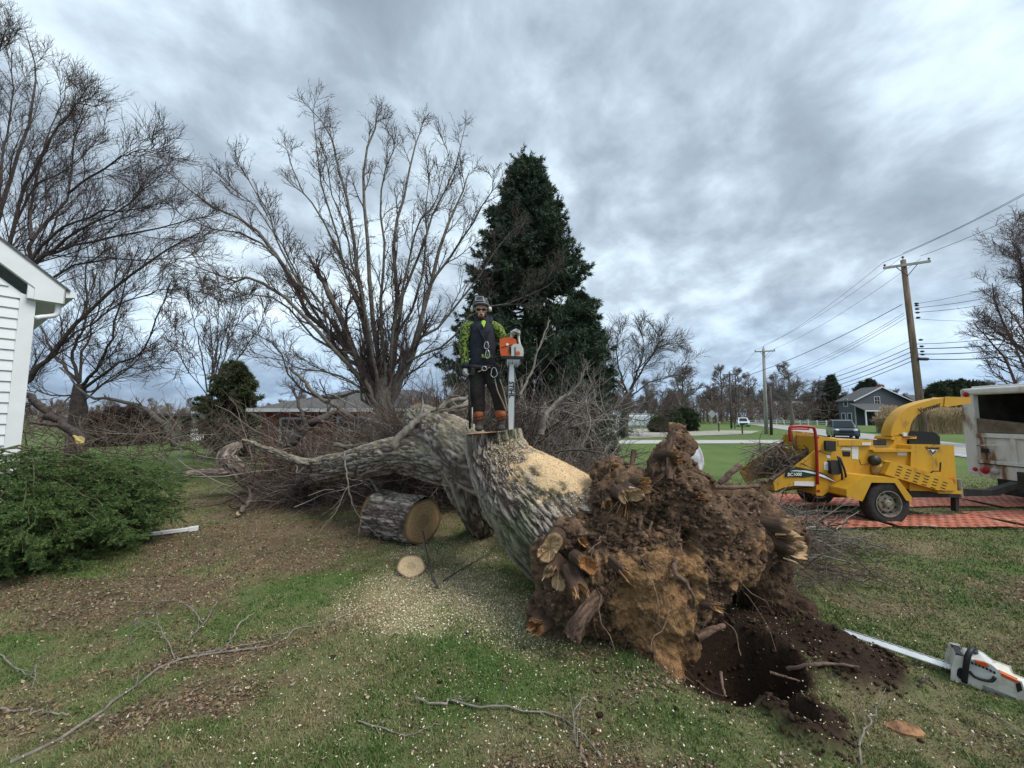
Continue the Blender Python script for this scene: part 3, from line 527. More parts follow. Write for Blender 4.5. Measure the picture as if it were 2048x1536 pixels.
# fine roots
def rootlets(v_,nn,M,num,seed,ln=.16,r_=.0022,zmin=None):
    r=np.random.default_rng(seed); i=r.integers(8,M,num); j=r.integers(0,v_.shape[1],num); S=v_[i,j]; d=nrm(nn[i,j]*.7+r.normal(size=(num,3))*.75+A(0,-.2,-.35)); l=ln*(.3+1.3*r.random(num)**2)
    n=6; out=[S-d*.01]; p=S
    for k in range(n-1): d=nrm(d+r.normal(size=d.shape)*.35+A(0,0,-.18)); p=p+d*(l/(n-1))[:,None]; out.append(p)
    rr=(r_*(.5+1.3*r.random(num)**2))[:,None]*np.linspace(1,.4,n)[None]; return np.stack(out,1),rr
rootm=mk('rootlet',(.095,.060,.042),(.23,.16,.115),30,.9)
t=TB(); a,b=rootlets(vp,npl,M_,1700,5,.11,.0017); t.add(a,b,3); a,b=rootlets(vp,npl,M_,90,6,.36,.0036); t.add(a,b,4); a,b=rootlets(vb,nb2,Mb,900,7,.16,.0018); t.add(a,b,3)
o=t.build('fine_roots',rootm,stump); o['kind']='stuff'
# clods clinging to the plate
def clods(name,pos,size,seed,parent,mat,c1,c2):
    r=np.random.default_rng(seed); n=len(pos); ico=[]; a=nrm(np.array([(0,1,1.6),(0,-1,1.6),(0,1,-1.6),(0,-1,-1.6),(1,1.6,0),(-1,1.6,0),(1,-1.6,0),(-1,-1.6,0),(1.6,0,1),(-1.6,0,1),(1.6,0,-1),(-1.6,0,-1)],float))
    f=np.array([(0,1,8),(0,9,1),(0,4,5),(0,8,4),(0,5,9),(1,7,6),(1,6,8),(1,9,7),(2,10,3),(2,3,11),(2,5,4),(2,4,10),(2,11,5),(3,6,7),(3,10,6),(3,7,11),(4,8,10),(6,10,8),(5,11,9),(7,9,11)])
    V=a[None]*(.55+.8*r.random((n,12,1)))*np.array([1,1,.65])*(size*(.35+1.8*r.random(n)**3.5))[:,None,None]+pos[:,None]; t=r.random((n,1,1)); c=(np.array(c1)*(1-t)+np.array(c2)*t)*np.ones((n,12,1)) if c1 is not None else c2[:,None]*(.7+.55*t)*np.ones((n,12,1))
    return meshnp(name,V.reshape(-1,3),[(f[None]+np.arange(n)[:,None,None]*12).reshape(-1,3)],mat,parent,False,col=c.reshape(-1,3))
r=np.random.default_rng(9); i=r.integers(5,M_,5200); j=r.integers(0,vp.shape[1],5200); ok_=cp[i,j][:,0]<.17; i=i[ok_][:2600]; j=j[ok_][:2600]; q=clods('soil_clods',vp[i,j]+r.normal(size=(len(i),3))*.008,.017,8,stump,dm,None,cp[i,j]); q['kind']='stuff'
x,y,r=scatter(26000,2.2,5.5,1.01,104); k=(np.maximum(soilm(x,y),pitm(x,y))>.15)|((np.exp(-((x-1.2)/1.6)**2-((y-3.2)/.6)**2)>r.random(len(x))*1.6)&(r.random(len(x))<.12)); x=x[k];y=y[k]
tag(clods('soil_clods',np.stack([x,y,gh(x,y)+.002],-1),.0135,10,None,dm,(.030,.019,.014),(.085,.053,.035)),'loose dark clods of soil around the hole','soil',kind='stuff')
# thick and broken roots
def root_(pts,ra,rb,mat,k=10,name='root',n=16,seed=1):
    if ra>=.03:
        V,F,c,p,q=barktube([P(*t_) for t_ in pts],[ra,(ra+rb)/2*.95,rb],48,60,ra*.10,seed+int(pts[0][0]),.10,fa=30,fb=6); return meshnp(name,V,[F],bkm,stump,True,col=A(.075,.047,.034)+(np.clip(c.mean(1,keepdims=True)*3.2,0,1))*A(.13,.085,.060))
    r=np.random.default_rng(seed); p=resample([P(*q) for q in pts],n); p[1:-1]+=r.normal(size=(n-2,3))*ra*.12; t=TB(); rad=np.linspace(ra,rb,n)*(1+.12*r.normal(size=n)); t.add(p[None],rad[None],k); return t.build(name,mat,stump)
rtm=mk('root_bark',(.085,.050,.036),(.19,.125,.09),22,.9,bump=.6,bscale=60); rtp=mk('root_pinkish',(.12,.072,.055),(.215,.145,.115),14,.85,bump=.5,bscale=50)
root_([(1146,1270,3.28),(1165,1232,3.26),(1197,1190,3.36)],.085,.065,rtp,14); root_([(1352,1120,3.28),(1350,1145,3.18),(1372,1165,3.12),(1385,1192,3.12),(1388,1215,3.2)],.022,.010,rtm)
root_([(1392,1275,3.25),(1420,1262,3.28),(1448,1252,3.35)],.035,.02,rtm); root_([(1395,1362,3.02),(1420,1382,2.9),(1448,1392,2.8)],.006,.003,rtm,6); root_([(1448,1243,3.3),(1470,1262,3.2),(1478,1300,3.15),(1482,1312,3.1)],.006,.004,rtm,6)
root_([(1575,1338,3.3),(1620,1330,3.2),(1665,1327,3.15),(1720,1335,3.05)],.018,.008,rtp,8,seed=4); root_([(1540,1345,3.2),(1600,1362,3.1)],.012,.005,rtm,6); root_([(1442,1345,2.95),(1445,1370,2.85),(1450,1392,2.8)],.012,.006,rtm,6)
root_([(1283,1030,3.55),(1280,1050,3.5),(1278,1066,3.5)],.02,.012,rtm); root_([(1305,1042,3.52),(1298,1060,3.48)],.012,.008,rtm,8); root_([(1268,900,3.9),(1262,935,3.86),(1250,960,3.8)],.03,.02,rtm); root_([(1345,865,3.72),(1338,905,3.66),(1340,960,3.5)],.045,.03,rtm,12)
root_([(1440,968,3.62),(1458,950,3.6),(1480,928,3.6)],.029,.024,rtp,10,name='root'); root_([(1430,975,3.6),(1470,975,3.55),(1515,972,3.6)],.022,.015,rtm)
def broken(px,py,Y,dr,rad,ln,seed,hollow=False,pale=0):
    """a torn root end: soil stained sleeve with a ragged rim, fibrous orange wood inside"""
    r=np.random.default_rng(seed); c=P(px,py,Y); d=nrm(np.array(dr,float)); u=nrm(np.cross(d,A(.3,.2,1))); w_=np.cross(d,u); K=64
    a=np.arange(K)*2*math.pi/K; low=fbm(np.stack([np.cos(a)*1.1,np.sin(a)*1.1,0*a+seed],-1),1,3,seed); spk=r.random(K); spk=np.where(r.random(K)<.3,spk,.25*spk)
    rim=ln*(.50+.75*low+.42*spk); rim=np.clip(rim,ln*.05,ln*1.05); ell=1+.35*np.cos(2*a+r.random()*6)
    rings=[(-.9,1.15,0,0),(-.5,1.1,0,0),(-.1,1.02,.0,0),(0,1.0,.5,0),(0,.98,1,.35),(0,.88,.97,1),(0,.72,.80,1),(0,.5,.55,1),(0,.28,.42,1),(0,.06,.36,1)]
    V=[];Cc=[]; wood=(A(.40,.19,.075),A(.56,.31,.14),A(.66,.44,.25))[min(2,1+pale) if pale else seed%2]
    for k,(bs,q,f,wd) in enumerate(rings):
        nz=.10*r.normal(size=K)*(1 if wd==1 else .4); hh=bs*ln+rim*f*(1+(.5*nz if k>4 else 0)) - (ln*.35*(k>6) if hollow else 0); rr_=rad*q*ell*(1+.10*nz+.10*low)
        V.append(c-d*ln*.35+d*hh[:,None]+(u*np.cos(a)[:,None]+w_*np.sin(a)[:,None])*rr_[:,None])
        stn=np.clip(.75+.3*r.normal(size=(K,1))+low[:,None],0,1); Cc.append((A(.075,.048,.034)*(.7+.6*r.random((K,1))))*(1-wd)+(wood*(.45+.75*r.random((K,1)))*(.55+.45*stn))*wd)
    n=len(rings); i=np.arange(n-1)[:,None]; j=np.arange(K)[None]; F=np.stack([i*K+j,i*K+(j+1)%K,(i+1)*K+(j+1)%K,(i+1)*K+j],-1).reshape(-1,4)
    F=[F,(np.arange(K)+(n-1)*K)[None]]
    oo=meshnp('broken_root',np.concatenate(V),F,colmat('tornwood',.85,.5,90,.3,110,.2),stump,False,col=np.clip(np.concatenate(Cc),.01,1))
    mb=MB()
    for k in range(7):
        t=r.random()*6.283; q=rad*(.45+.5*r.random()); b=c-d*ln*.2+(u*math.cos(t)+w_*math.sin(t))*q; l=ln*(.5+.6*r.random()); wd=rad*(.10+.12*r.random()); dd=nrm(d+(u*math.cos(t)+w_*math.sin(t))*.12+r.normal(size=3)*.08); s1=nrm(np.cross(dd,r.normal(size=3)))*wd; s2=np.cross(dd,nrm(s1))*wd*.3; e=b+dd*l
        mb.add([b+s1,b+s2,b-s1,b-s2,e+s1*.35,e+s2*.3+dd*l*.1,e-s1*.2,e-s2*.3],[(0,1,5,4),(1,2,6,5),(2,3,7,6),(3,0,4,7),(4,5,6,7),(3,2,1,0)],k%2)
    mb.build('torn_wood',[W1,W2] if not pale else [W2,W3],oo); return oo
W1=mk('torn_wood_orange',(.15,.075,.035),(.42,.22,.10),16,.8,bump=.4,bscale=80); W2=mk('torn_wood_tan',(.26,.14,.065),(.55,.35,.18),16,.8,bump=.4,bscale=80); W3=mk('torn_wood_pale',(.58,.42,.25),(.74,.58,.38),20,.8,bump=.3,bscale=80)
for s_,a in enumerate([(1100,1095,3.50,(-.2,-.95,.1),.105,.10),(1112,1150,3.46,(-.35,-.85,-.35),.085,.13),(1172,1128,3.34,(.25,-.95,.1),.075,.09),(1216,1005,3.68,(-.2,-.9,-.3),.05,.13),(1258,990,3.52,(.1,-.95,-.1),.08,.13),(1285,972,3.52,(.3,-.9,.2),.055,.12),(1250,1012,3.6,(-.35,-.7,-.6),.04,.16),
 (1228,947,3.86,(.0,-1,.15),.085,.12),(1346,915,3.62,(.25,-.9,.2),.055,.16),(1572,1076,3.60,(.55,-.8,.15),.13,.17),(1578,1104,3.55,(.6,-.75,-.1),.08,.15),(1155,1172,3.3,(.2,-.8,-.6),.06,.14),(1074,1252,3.40,(-.4,-.8,.2),.06,.14),(1246,1143,3.22,(.5,-.85,-.3),.03,.12),(1340,1385,2.93,(.1,-.8,.3),.045,.1),(1165,1085,3.50,(-.1,-.9,.5),.04,.14),(1398,992,3.42,(.2,-.9,.3),.035,.12),(1430,1212,3.22,(.5,-.8,.1),.03,.1)]): broken(*a,seed=40+s_,hollow=(s_ in(7,)),pale=int(s_ in (0,1,4,9,10)))
# ---------------- the felled limbs
def log(name,label,cat,paths,K=120,seed=0,amp=.02,ends=(),group=None,loc=None,extra=None):
    loc=loc if loc is not None else tuple(A(paths[0][0][0][0],paths[0][0][0][1],0)); root=thing(name,label,cat,loc,group)
    for k,(pts,rad) in enumerate(paths):
        V,F,c,p,r=barktube(pts,rad,max(16,int(K*max(rad)/.4)),max(40,int(60*sum(np.linalg.norm(np.diff(np.array(pts),axis=0),axis=1)))),amp*min(1,max(rad)/.3+.2),seed+k*11,.05,extra)
        o=meshnp('trunk' if k==0 else 'limb',V,[F],bkm,root,True,col=c)
        e0_,e1_=ends[k] if k<len(ends) else (0,0)
        if e0_: cutdisc('cut_face',root,p[0],tuple(p[0]-p[1]),r[0]*.97,seed=k,th=.006)
        if e1_: cutdisc('cut_face',root,p[-1],tuple(p[-1]-p[-2]),r[-1]*.97,seed=k+3,th=.006)
    return root
def dustcol(V,d,col,t):
    z=d[...,2:3]; n=fbm(V,6,3,8)[...,None]; e=np.exp(-(((V-P(930,885,5.8))/np.array([.55,.9,.5]))**2).sum(-1,keepdims=True)); m=np.clip((e*1.3*np.clip(z+.3,0,1)+n*.7-.55)*4,0,1)*(.3+.7*t); moss=np.clip(n*2+z*.6-.3,0,1)*.40
    col=col*(1-moss)+A(.19,.20,.10)*moss; return col*(1-m*.75)+A(.50,.42,.28)*m*.75
felled=log('felled_trunk','thick felled trunk forking into a long limb under the standing man','tree trunk',[
 ([P(1010,938,5.2),P(962,926,5.45),P(915,890,6.0),P(866,858,6.8),P(838,838,7.9)],[.40,.42,.42,.38,.33]),
 ([P(925,925,5.85),P(865,918,6.2),P(800,912,6.6),P(740,922,7.0),P(690,932,7.5),P(640,942,8.3),P(590,975,9.4),P(555,1000,10.2)],[.40,.37,.31,.30,.28,.31,.22,.12]),
 ([P(915,930,5.9),P(935,985,5.95),P(955,1030,6.3),P(965,1060,6.9)],[.34,.30,.27,.25]),
 ([P(655,925,7.9),P(610,925,8.0),P(560,908,8.3),P(520,893,8.6),P(487,882,8.8)],[.12,.10,.085,.07,.06]),
 ([P(880,828,6.6),P(925,815,6.4),P(945,800,6.5)],[.08,.07,.06])],seed=90,amp=.024,ends=[(0,1),(0,0),(0,1),(0,1),(0,1)],extra=dustcol)
log('fallen_limb','mossy fallen limb piece lying left of the long limb','tree limb',[([P(560,1000,10.6),P(510,972,10.0),P(475,940,9.7),P(452,915,9.6),P(465,898,9.7),P(480,892,9.9)],[.14,.20,.21,.20,.15,.10]),([P(475,940,9.7),P(430,945,9.4),P(380,948,9.2),P(320,958,9.0)],[.15,.11,.09,.06])],seed=120,ends=[(0,1),(0,1)])
log('sawn_log','short thick sawn log with its cut end facing the root plate','log',[([P(757,1024,6.75),P(785,1030,6.6),P(815,1036,6.42),P(846,1043,6.22)],[.39,.385,.38,.375])],K=200,seed=140,amp=.022,ends=[(1,1)])
rs_=thing('wood_slice','pale round slice of branch lying on the sawdust','wood slice',tuple(G(822,1148))); c=G(822,1146)+A(0,0,.085); ax=nrm(A(.12,-.42,.9))
V,F,cc,p,r_=barktube([c,c-ax*.045,c-ax*.09],[.185,.188,.18],90,10,.008,150,.03); meshnp('bark',V,[F],bkm,rs_,True,col=cc); cutdisc('cut_face',rs_,p[0],tuple(ax),.18,(.62,.45,.27),5,.002)
# loose cut limbs in and behind the brush
def stick(name,label,pts,ra,rb,mat,sub=None,group=None,seed=0,cutend=True,cat='branch'):
    r=np.random.default_rng(seed); n=18; p=resample(pts,n); p[1:-1]+=r.normal(size=(n-2,3))*np.array([1,1,.5])*max(ra*.35,.007); root=thing(name,label,cat,tuple(A(p[0][0],p[0][1],max(0,p[0][2]-ra))),group); R0=np.linspace(ra,rb,n)[None]
    t=TB(); t.add(p[None],R0,7 if ra<.03 else 10); t.build('stem',mat,root)
    if sub:
        c_=TB(); a,b=p[None],R0
        for (m,ta,tb_,ang,Ln,nn,rf,wob,up,sd_,rm) in sub: a,b=kids(a,b,m,ta,tb_,ang,Ln,nn,rf,.4,wob,up,r,rm); c_.add(a,b,sd_)
        if len(sub)==1:
            for k in range(len(a)): T_=TB(); T_.add(a[k:k+1],b[k:k+1],5); T_.build('twig',twig if mat is not palem else palem,root)
        else: c_.build('twigs',twig if mat is not palem else palem,root)
    if cutend: cutdisc('cut_end',root,p[0],tuple(p[0]-p[1]),ra*.95,(.72,.55,.33),seed,.003)
    return root
palem=mk('weathered_twig',(.12,.105,.09),(.27,.24,.20),12,.9,bump=.2,bscale=60)
SB=[(7,.25,1,.7,.9,6,.5,.16,.1,4,.007),(5,.2,1,.7,.35,4,.6,.2,.05,3,.005)]
stick('broken_limb','pale broken limb with a sawn end leaning over the long limb beside the man',[P(786,893,6.15),P(806,868,6.2),P(826,848,6.3),P(862,826,6.5),P(900,802,6.7),P(945,796,6.9)],.068,.035,palem,SB,seed=1)
stick('broken_limb','dark thick limb rising steeply in front of the red brick house',[P(575,900,9.2),P(600,868,9.3),P(640,838,9.5),P(675,825,9.8)],.12,.07,barkd,SB,seed=2)
stick('broken_limb','curved grey limb arching left of the small white building',[P(350,890,14),P(338,860,14),P(312,835,14.2),P(280,815,14.5),P(220,798,15),P(175,790,15.5),P(120,735,16)],.12,.03,barkg,SB,seed=3)
stick('broken_limb','slim limb crossing in front of the brick house roof',[P(705,838,10),P(672,812,10),P(640,795,10.2),P(605,760,10.4),P(580,735,10.6)],.07,.035,barkg,SB,seed=4)
stick('broken_limb','forked branch standing left of the brick house roof',[P(612,852,9.6),P(600,815,9.6),P(590,785,9.7),P(583,770,9.8)],.045,.02,barkd,SB,seed=5)
stick('broken_limb','thick leaning limb among the brush beside the house corner',[P(160,880,11),P(120,845,11.2),P(95,825,11.4),P(55,790,11.8)],.12,.09,barkd,SB,seed=6)
stick('yellow_broken_limb','limb with torn bright yellow wood behind the spruce boughs',[P(165,888,10.5),P(156,878,10.5),P(148,872,10.6)],.045,.03,mk('yellow_wood',(.45,.36,.08),(.62,.52,.2),12,.8),None,seed=7)
stick('sawn_stub','short pale sawn branch stub sticking out below the long limb',[P(738,955,6.9),P(752,975,6.8),P(762,992,6.7)],.022,.03,barkg,SB,seed=8)
stick('sawn_stub','small sawn branch lying under the mossy limb piece',[P(478,1026,7.7),P(490,1012,7.8),P(500,1000,8.0),P(500,985,8.3)],.05,.03,barkg,SB,seed=9)
stick('broken_limb','pair of pale cut stubs poking out above the long limb',[P(667,888,8.0),P(690,892,8.1),P(720,890,8.4),P(760,880,8.9)],.05,.03,barkg,SB,seed=10)
stick('broken_limb','long pale branch lifting in front of the tall conifer',[P(1040,790,7.5),P(1065,740,7.7),P(1080,690,7.8),P(1100,640,8)],.03,.01,palem,[(6,.3,1,.6,.8,6,.5,.14,.2,4,.007)],seed=11)
stick('broken_limb','forked pale branch rising right of the chainsaw bar',[P(1082,870,7.2),P(1092,830,7.2),P(1120,800,7.3),P(1150,775,7.4),P(1168,740,7.5)],.06,.012,palem,SB,seed=12)
stick('broken_limb','thin pale twiggy branch standing over the brush right of the stump',[P(1160,900,6.6),P(1180,850,6.6),P(1170,800,6.7),P(1190,760,6.7)],.02,.007,palem,SB,seed=13)
stick('broken_limb','long arched branch over the right brush beside the root plate',[P(1110,905,5.8),P(1160,900,5.6),P(1230,915,5.4),P(1290,950,5.2)],.016,.007,barkd,SB,seed=14)
stick('broken_limb','pale drooping branch hanging in front of the long limb',[P(690,905,6.4),P(692,945,6.3),P(700,990,6.3),P(715,1030,6.4),P(745,1058,6.4)],.014,.008,palem,SB,seed=15,cutend=False)
# brush masses
def brush(name,label,n,fn,seed,ra=(.004,.014),ln=(.5,1.6),mat=twig,up=.0,wob=.14,sub=3,cat='brush pile'):
    r=np.random.default_rng(seed); S=fn(n,r); az=r.random(n)*6.283; el=r.normal(size=n)*.45+up; d=np.stack([np.cos(az)*np.cos(el),np.sin(az)*np.cos(el),np.sin(el)],-1); l=ln[0]+(ln[1]-ln[0])*r.random(n); k=8; out=[S];p=S
    for i in range(k-1): d=nrm(d+r.normal(size=d.shape)*wob); p=p+d*(l/(k-1))[:,None]; out.append(p)
    Pp=np.stack(out,1); Pp[...,2]=np.maximum(Pp[...,2],.015); rr=(ra[0]+(ra[1]-ra[0])*r.random(n)**2.5)[:,None]*np.linspace(1,.4,k)[None]
    V,F=tubes(Pp,rr,4); Fs=[F]; Vs=[V]; cc=BC[mat][r.choice(4,n,p=(.4,.3,.2,.1))]*(.7+.6*r.random((n,1))); Cs=[np.repeat(cc,k*4,0)]
    if sub: a,b=kids(Pp,rr,sub,.2,1,.7,.30*(ln[0]+ln[1])/2,5,.6,.5,.18,.1,r,.0032); V2,F2=tubes(a,b,3); Fs.append(F2+len(V)); Vs.append(V2); Cs.append(np.repeat(np.repeat(cc,sub,0),15,0))
    return tag(meshnp(name,np.concatenate(Vs),[Fs[0],Fs[1]] if sub else Fs,colmat('brush_sticks',.92,0,1,0,1,.25),smooth=True,col=np.concatenate(Cs)),label,cat,kind='stuff')
BC={barkd:np.array([(.06,.048,.042),(.09,.075,.065),(.15,.125,.105),(.045,.036,.03)]),twig:np.array([(.10,.072,.06),(.15,.115,.095),(.24,.205,.175),(.065,.045,.038)]),barkr:np.array([(.14,.10,.08),(.19,.15,.125),(.29,.255,.22),(.085,.06,.05)]),palem:np.array([(.20,.17,.145),(.28,.25,.22),(.15,.12,.10),(.34,.31,.27)]),barkg:np.array([(.14,.115,.095),(.21,.18,.155),(.28,.25,.21),(.09,.065,.05)])}
def reg(x0,x1,y0,y1,hf):
    def f(n,r):
        x=x0+(x1-x0)*r.random(n); y=y0+(y1-y0)*r.random(n); z=hf(x,y)*r.random(n)**.8; return np.stack([x,y,z],-1)
    return f
brush('brush_pile','wide tangle of cut bare branches behind the long limb',2000,reg(-6.5,.2,9.4,13,lambda x,y:(.9+1.1*np.exp(-((x+1.6)/1.7)**2)+.3*np.sin(x*2))*(1-.55*np.exp(-((x+4.4)/.9)**2))),61,(.006,.022),(.7,2.4),barkr,.25,sub=4)
brush('brush_pile','low heap of dark twigs below the long limb',1500,reg(-5.8,-1.8,8.5,10.2,lambda x,y:.55+0*x),62,(.004,.012),(.5,1.6),twig,.0,sub=3)
brush('brush_pile','dark upright twigs behind the felled trunk fork',900,reg(-2.6,.6,8.0,10,lambda x,y:1.5+0*x),69,(.005,.02),(.8,2.4),barkd,.6,sub=5)
brush('brush_pile','reddish tangle of twigs between the man and the middle tree',1500,reg(-3.6,.4,8.3,10.5,lambda x,y:2.0+0*x),63,(.004,.016),(.5,1.8),barkr,.3,sub=4)
brush('brush_pile','tangle of brown twigs between the stump and the root plate',1500,reg(.3,2.0,5.4,7.6,lambda x,y:1.25-.35*(x-.3)),64,(.003,.010),(.4,1.2),twig,.25,sub=4)
brush('brush_pile','brown thicket of bare twigs behind the spruce boughs',800,reg(-19,-6,12.5,17,lambda x,y:1.5+0*x),65,(.008,.02),(.8,2.2),barkr,.5,sub=4)
brush('brush_pile','bare twigs rising in front of the tall conifer',420,reg(.2,2.6,8.5,11,lambda x,y:2.2+0*x),66,(.005,.014),(.8,2.2),palem,.5,sub=4)
brush('brush_pile','loose heap of cut branches in front of the yellow chipper',420,reg(3.6,5.2,5.7,7.2,lambda x,y:.50*np.exp(-((x-4.3)/.8)**2)+.05),67,(.003,.016),(.3,.85),barkg,.0,sub=3)
brush('brush_pile','thin heap of brown twigs just right of the root plate',360,reg(3.0,4.3,4.6,6.0,lambda x,y:.28+0*x),68,(.003,.010),(.25,.7),twig,.15,sub=3)
# sticks lying on the lawn
LS=.72
def gs(pts,h=.012): 
    out=[]
    for q in pts: g=G(*q[:2]); g[2]=ghs(g[0],g[1])+h+(q[2] if len(q)>2 else 0); out.append(g)
    return out
T1=[(5,.2,.95,.6,.28,5,.5,.16,.0,4,.0035)]
stick('fallen_branch','long pale branch lying diagonally across the left lawn',gs([(20,1520),(110,1478),(200,1420),(250,1385),(345,1318),(450,1300),(555,1285),(590,1255),(640,1250),(710,1222)]),.017*LS,.008*LS,palem,T1,seed=21)
stick('fallen_branch','thin twin branch running beside the long pale branch',gs([(355,1312),(440,1296),(520,1280),(575,1264)]),.011*LS,.006*LS,palem,T1,seed=22)
stick('fallen_branch','forked grey branch on the front lawn with small red buds',gs([(832,1408),(860,1420),(890,1425),(900,1415),(950,1432),(1000,1438),(1060,1445),(1130,1458),(1170,1490),(1205,1536)],.02),.013*LS,.005*LS,palem,[(7,.2,.95,.65,.30,6,.5,.14,.0,4,.0032)],seed=23)
stick('fallen_branch','short grey twig left of the forked branch on the front lawn',gs([(716,1452),(760,1466),(818,1482),(850,1468),(885,1455)]),.009*LS,.004*LS,palem,T1,seed=24)
stick('fallen_branch','curved twig arching over the front lawn near the root plate tip',gs([(1172,1536),(1150,1500),(1152,1462,.08),(1175,1432,.06)]),.008*LS,.004*LS,palem,T1,seed=25)
stick('fallen_branch','pale crooked branch below the ground chainsaw',gs([(1722,1536),(1720,1500),(1742,1470,.05),(1752,1440,.05),(1745,1420,.03)]),.010*LS,.005*LS,palem,[(3,.2,.8,.7,.3,5,.6,.14,.0,4,.0035)],seed=26)
stick('fallen_branch','dark crooked branch standing beside the pale wood slice',gs([(875,1185),(862,1150,.05),(850,1110,.12),(842,1075,.25)]),.022*LS,.009*LS,barkd,T1,seed=27)
stick('fallen_branch','thin branch reaching right from the pale wood slice',gs([(885,1168),(920,1150,.04),(955,1135,.07),(1000,1112,.1)]),.016*LS,.006*LS,barkd,T1,seed=28)
stick('fallen_branch','smooth stick entering from the left edge of the lawn',gs([(-10,1416),(60,1421),(140,1425)]),.013*LS,.008*LS,palem,None,seed=29)
stick('fallen_branch','looped grey twig on the grass near the left edge',gs([(0,1310),(25,1340,.03),(60,1362,.05),(75,1340,.06),(62,1385,.02)]),.008*LS,.004*LS,palem,T1,seed=30)
stick('fallen_branch','thin twig standing upright in the left lawn',gs([(350,1312),(320,1262,.06),(305,1232,.1)]),.007*LS,.004*LS,palem,T1,seed=31)
stick('fallen_branch','short pale twig lying above the long branch',gs([(255,1285),(265,1262),(278,1242,.04)]),.007*LS,.004*LS,palem,T1,seed=32)
stick('fallen_branch','grey forked twig in the middle of the left lawn',gs([(380,1272),(405,1250,.02),(435,1215,.06)]),.012*LS,.005*LS,palem,T1,seed=33)
stick('fallen_branch','arched thin branch on the left lawn',gs([(405,1245),(370,1220,.08),(320,1212,.06),(275,1205)]),.009*LS,.004*LS,palem,T1,seed=34)
stick('fallen_branch','thick grey stick leaning near the end of the long branch',gs([(455,1288),(478,1258,.05),(508,1238,.08)]),.014*LS,.008*LS,palem,None,seed=35)
stick('fallen_branch','brown straight stick crossing below the white saw',gs([(1965,1420),(2010,1448),(2048,1475)]),.008*LS,.004*LS,palem,None,seed=36)
stick('fallen_branch','dark arched root like stick on the soil by the white saw',gs([(1832,1378),(1855,1365,.03),(1872,1378)]),.014*LS,.008*LS,barkd,None,seed=37)
bc=thing('bark_chunk','torn orange brown bark chunk on the grass below the saw','bark',tuple(G(1812,1466))); m=MB(); g0=G(1812,1466); m.add([g0+A(*q) for q in [(-.10,.06,.01),(-.02,.04,.05),(.08,.0,.045),(.10,-.03,.01),(.02,-.05,.02),(-.05,-.02,.015)]],[(0,1,2,3,4,5),(5,4,3,2,1,0)]); m.add([g0+A(*q) for q in [(-.10,.06,-.01),(-.02,.04,.0),(.08,.0,.0),(.10,-.03,-.01),(.02,-.05,-.01),(-.05,-.02,-.01),(-.10,.06,.01),(-.02,.04,.05),(.08,.0,.045),(.10,-.03,.01),(.02,-.05,.02),(-.05,-.02,.015)]],[(i,(i+1)%6,(i+1)%6+6,i+6) for i in range(6)]); m.build('bark_piece',mk('barkchunk',(.12,.06,.035),(.42,.22,.10),18,.85,bump=.5,bscale=50),bc)
# ---------------- wood chipper
ylw=mk('chipper_yellow',(.26,.145,.035),(.58,.305,.024),3.2,.42,bump=.06,c3=(.64,.35,.03),coat=.12,lo=.33,mid=.42,hi=.66,detail=9,stretch=(1,1,.55)); ydk=mk('hopper_worn',(.38,.21,.035),(.20,.12,.05),9,.7,c3=(.52,.30,.04))
blk=mk('black_steel',(.015,.015,.016),(.035,.033,.03),8,.5); rub=mk('tyre_rubber',(.018,.017,.016),(.04,.036,.032),20,.85,bump=.2,bscale=40); rim=mk('wheel_rim',(.33,.30,.25),(.22,.17,.12),14,.5,.3); redp=smat('red_paint',(.32,.012,.015),.35); wht=mk('white_paint',(.74,.75,.74),(.66,.66,.64),5,.5); redl=smat('red_lens',(.40,.012,.012),.2); org=smat('orange_lens',(.7,.16,.02),.25)
stk=mk('sticker',(.75,.75,.72),(.45,.45,.45),60,.6,lo=.5,hi=.7); grn=smat('dark_green',(.01,.045,.035),.4); whs=smat('white_letter',(.82,.82,.80),.5); blks=smat('black_letter',(.012,.012,.014),.5)
def zq(zx,zy,Y): return P(1500+zx*.2676,780+zy*.2676,Y)
def zp(pts,Y): return [zq(a,b,Y) for a,b in pts]
ch=thing('wood_chipper','yellow towable wood chipper with curved discharge chute on orange mats','wood chipper',tuple(zq(1000,835,7.9)*A(1,1,0)))
YB=7.62
def panel(name,pts,Y,d,mat,par=ch,bevel=.008): m=MB(); m.prism(zp(pts,Y),(0,d,0)); return m.build(name,mat,par,bevel=bevel)
hop=panel('feed_housing',[(505,345),(662,375),(690,500),(725,712),(600,745),(540,790),(498,785)],YB,.95,ylw)
m=MB(); n0=[(500,445),(500,716),(330,716),(245,730),(188,757),(176,690)]
a=zp(n0,YB-.02); m.prism(a,(0,.03,0)); m.build('hopper_side',ylw,ch)
m=MB(); f=zp(n0,YB+.75); f2=[q+A(.02,.25,0) for q in a]; f2[-1]=f2[-1]+A(-.32,.62,.06); f2[-2]=f2[-2]+A(-.32,.62,0); 
fs=[q+A(0,.92,0) for q in a]; fs[0]=fs[0]+A(.0,0,.10); fs[-1]=fs[-1]+A(-.05,.12,.10); m.prism(fs,(0,.03,0)); m.build('hopper_side',ydk,ch)
m=MB(); m.add([a[1]+A(0,.03,0),a[4]+A(0,.03,0),fs[4],fs[1]],[(0,1,2,3)]); m.add([a[1]+A(0,.03,-.03),a[4]+A(0,.03,-.03),fs[4]-A(0,0,.03),fs[1]-A(0,0,.03)],[(3,2,1,0)]); m.build('hopper_floor',ydk,ch)
panel('throat_plate',[(318,305),(480,325),(500,445),(470,445),(330,420)],YB+.55,.06,ydk)
panel('frame_rail',[(520,768),(600,745),(730,735),(1560,745),(1575,800),(600,800)],YB+.05,.85,blk)
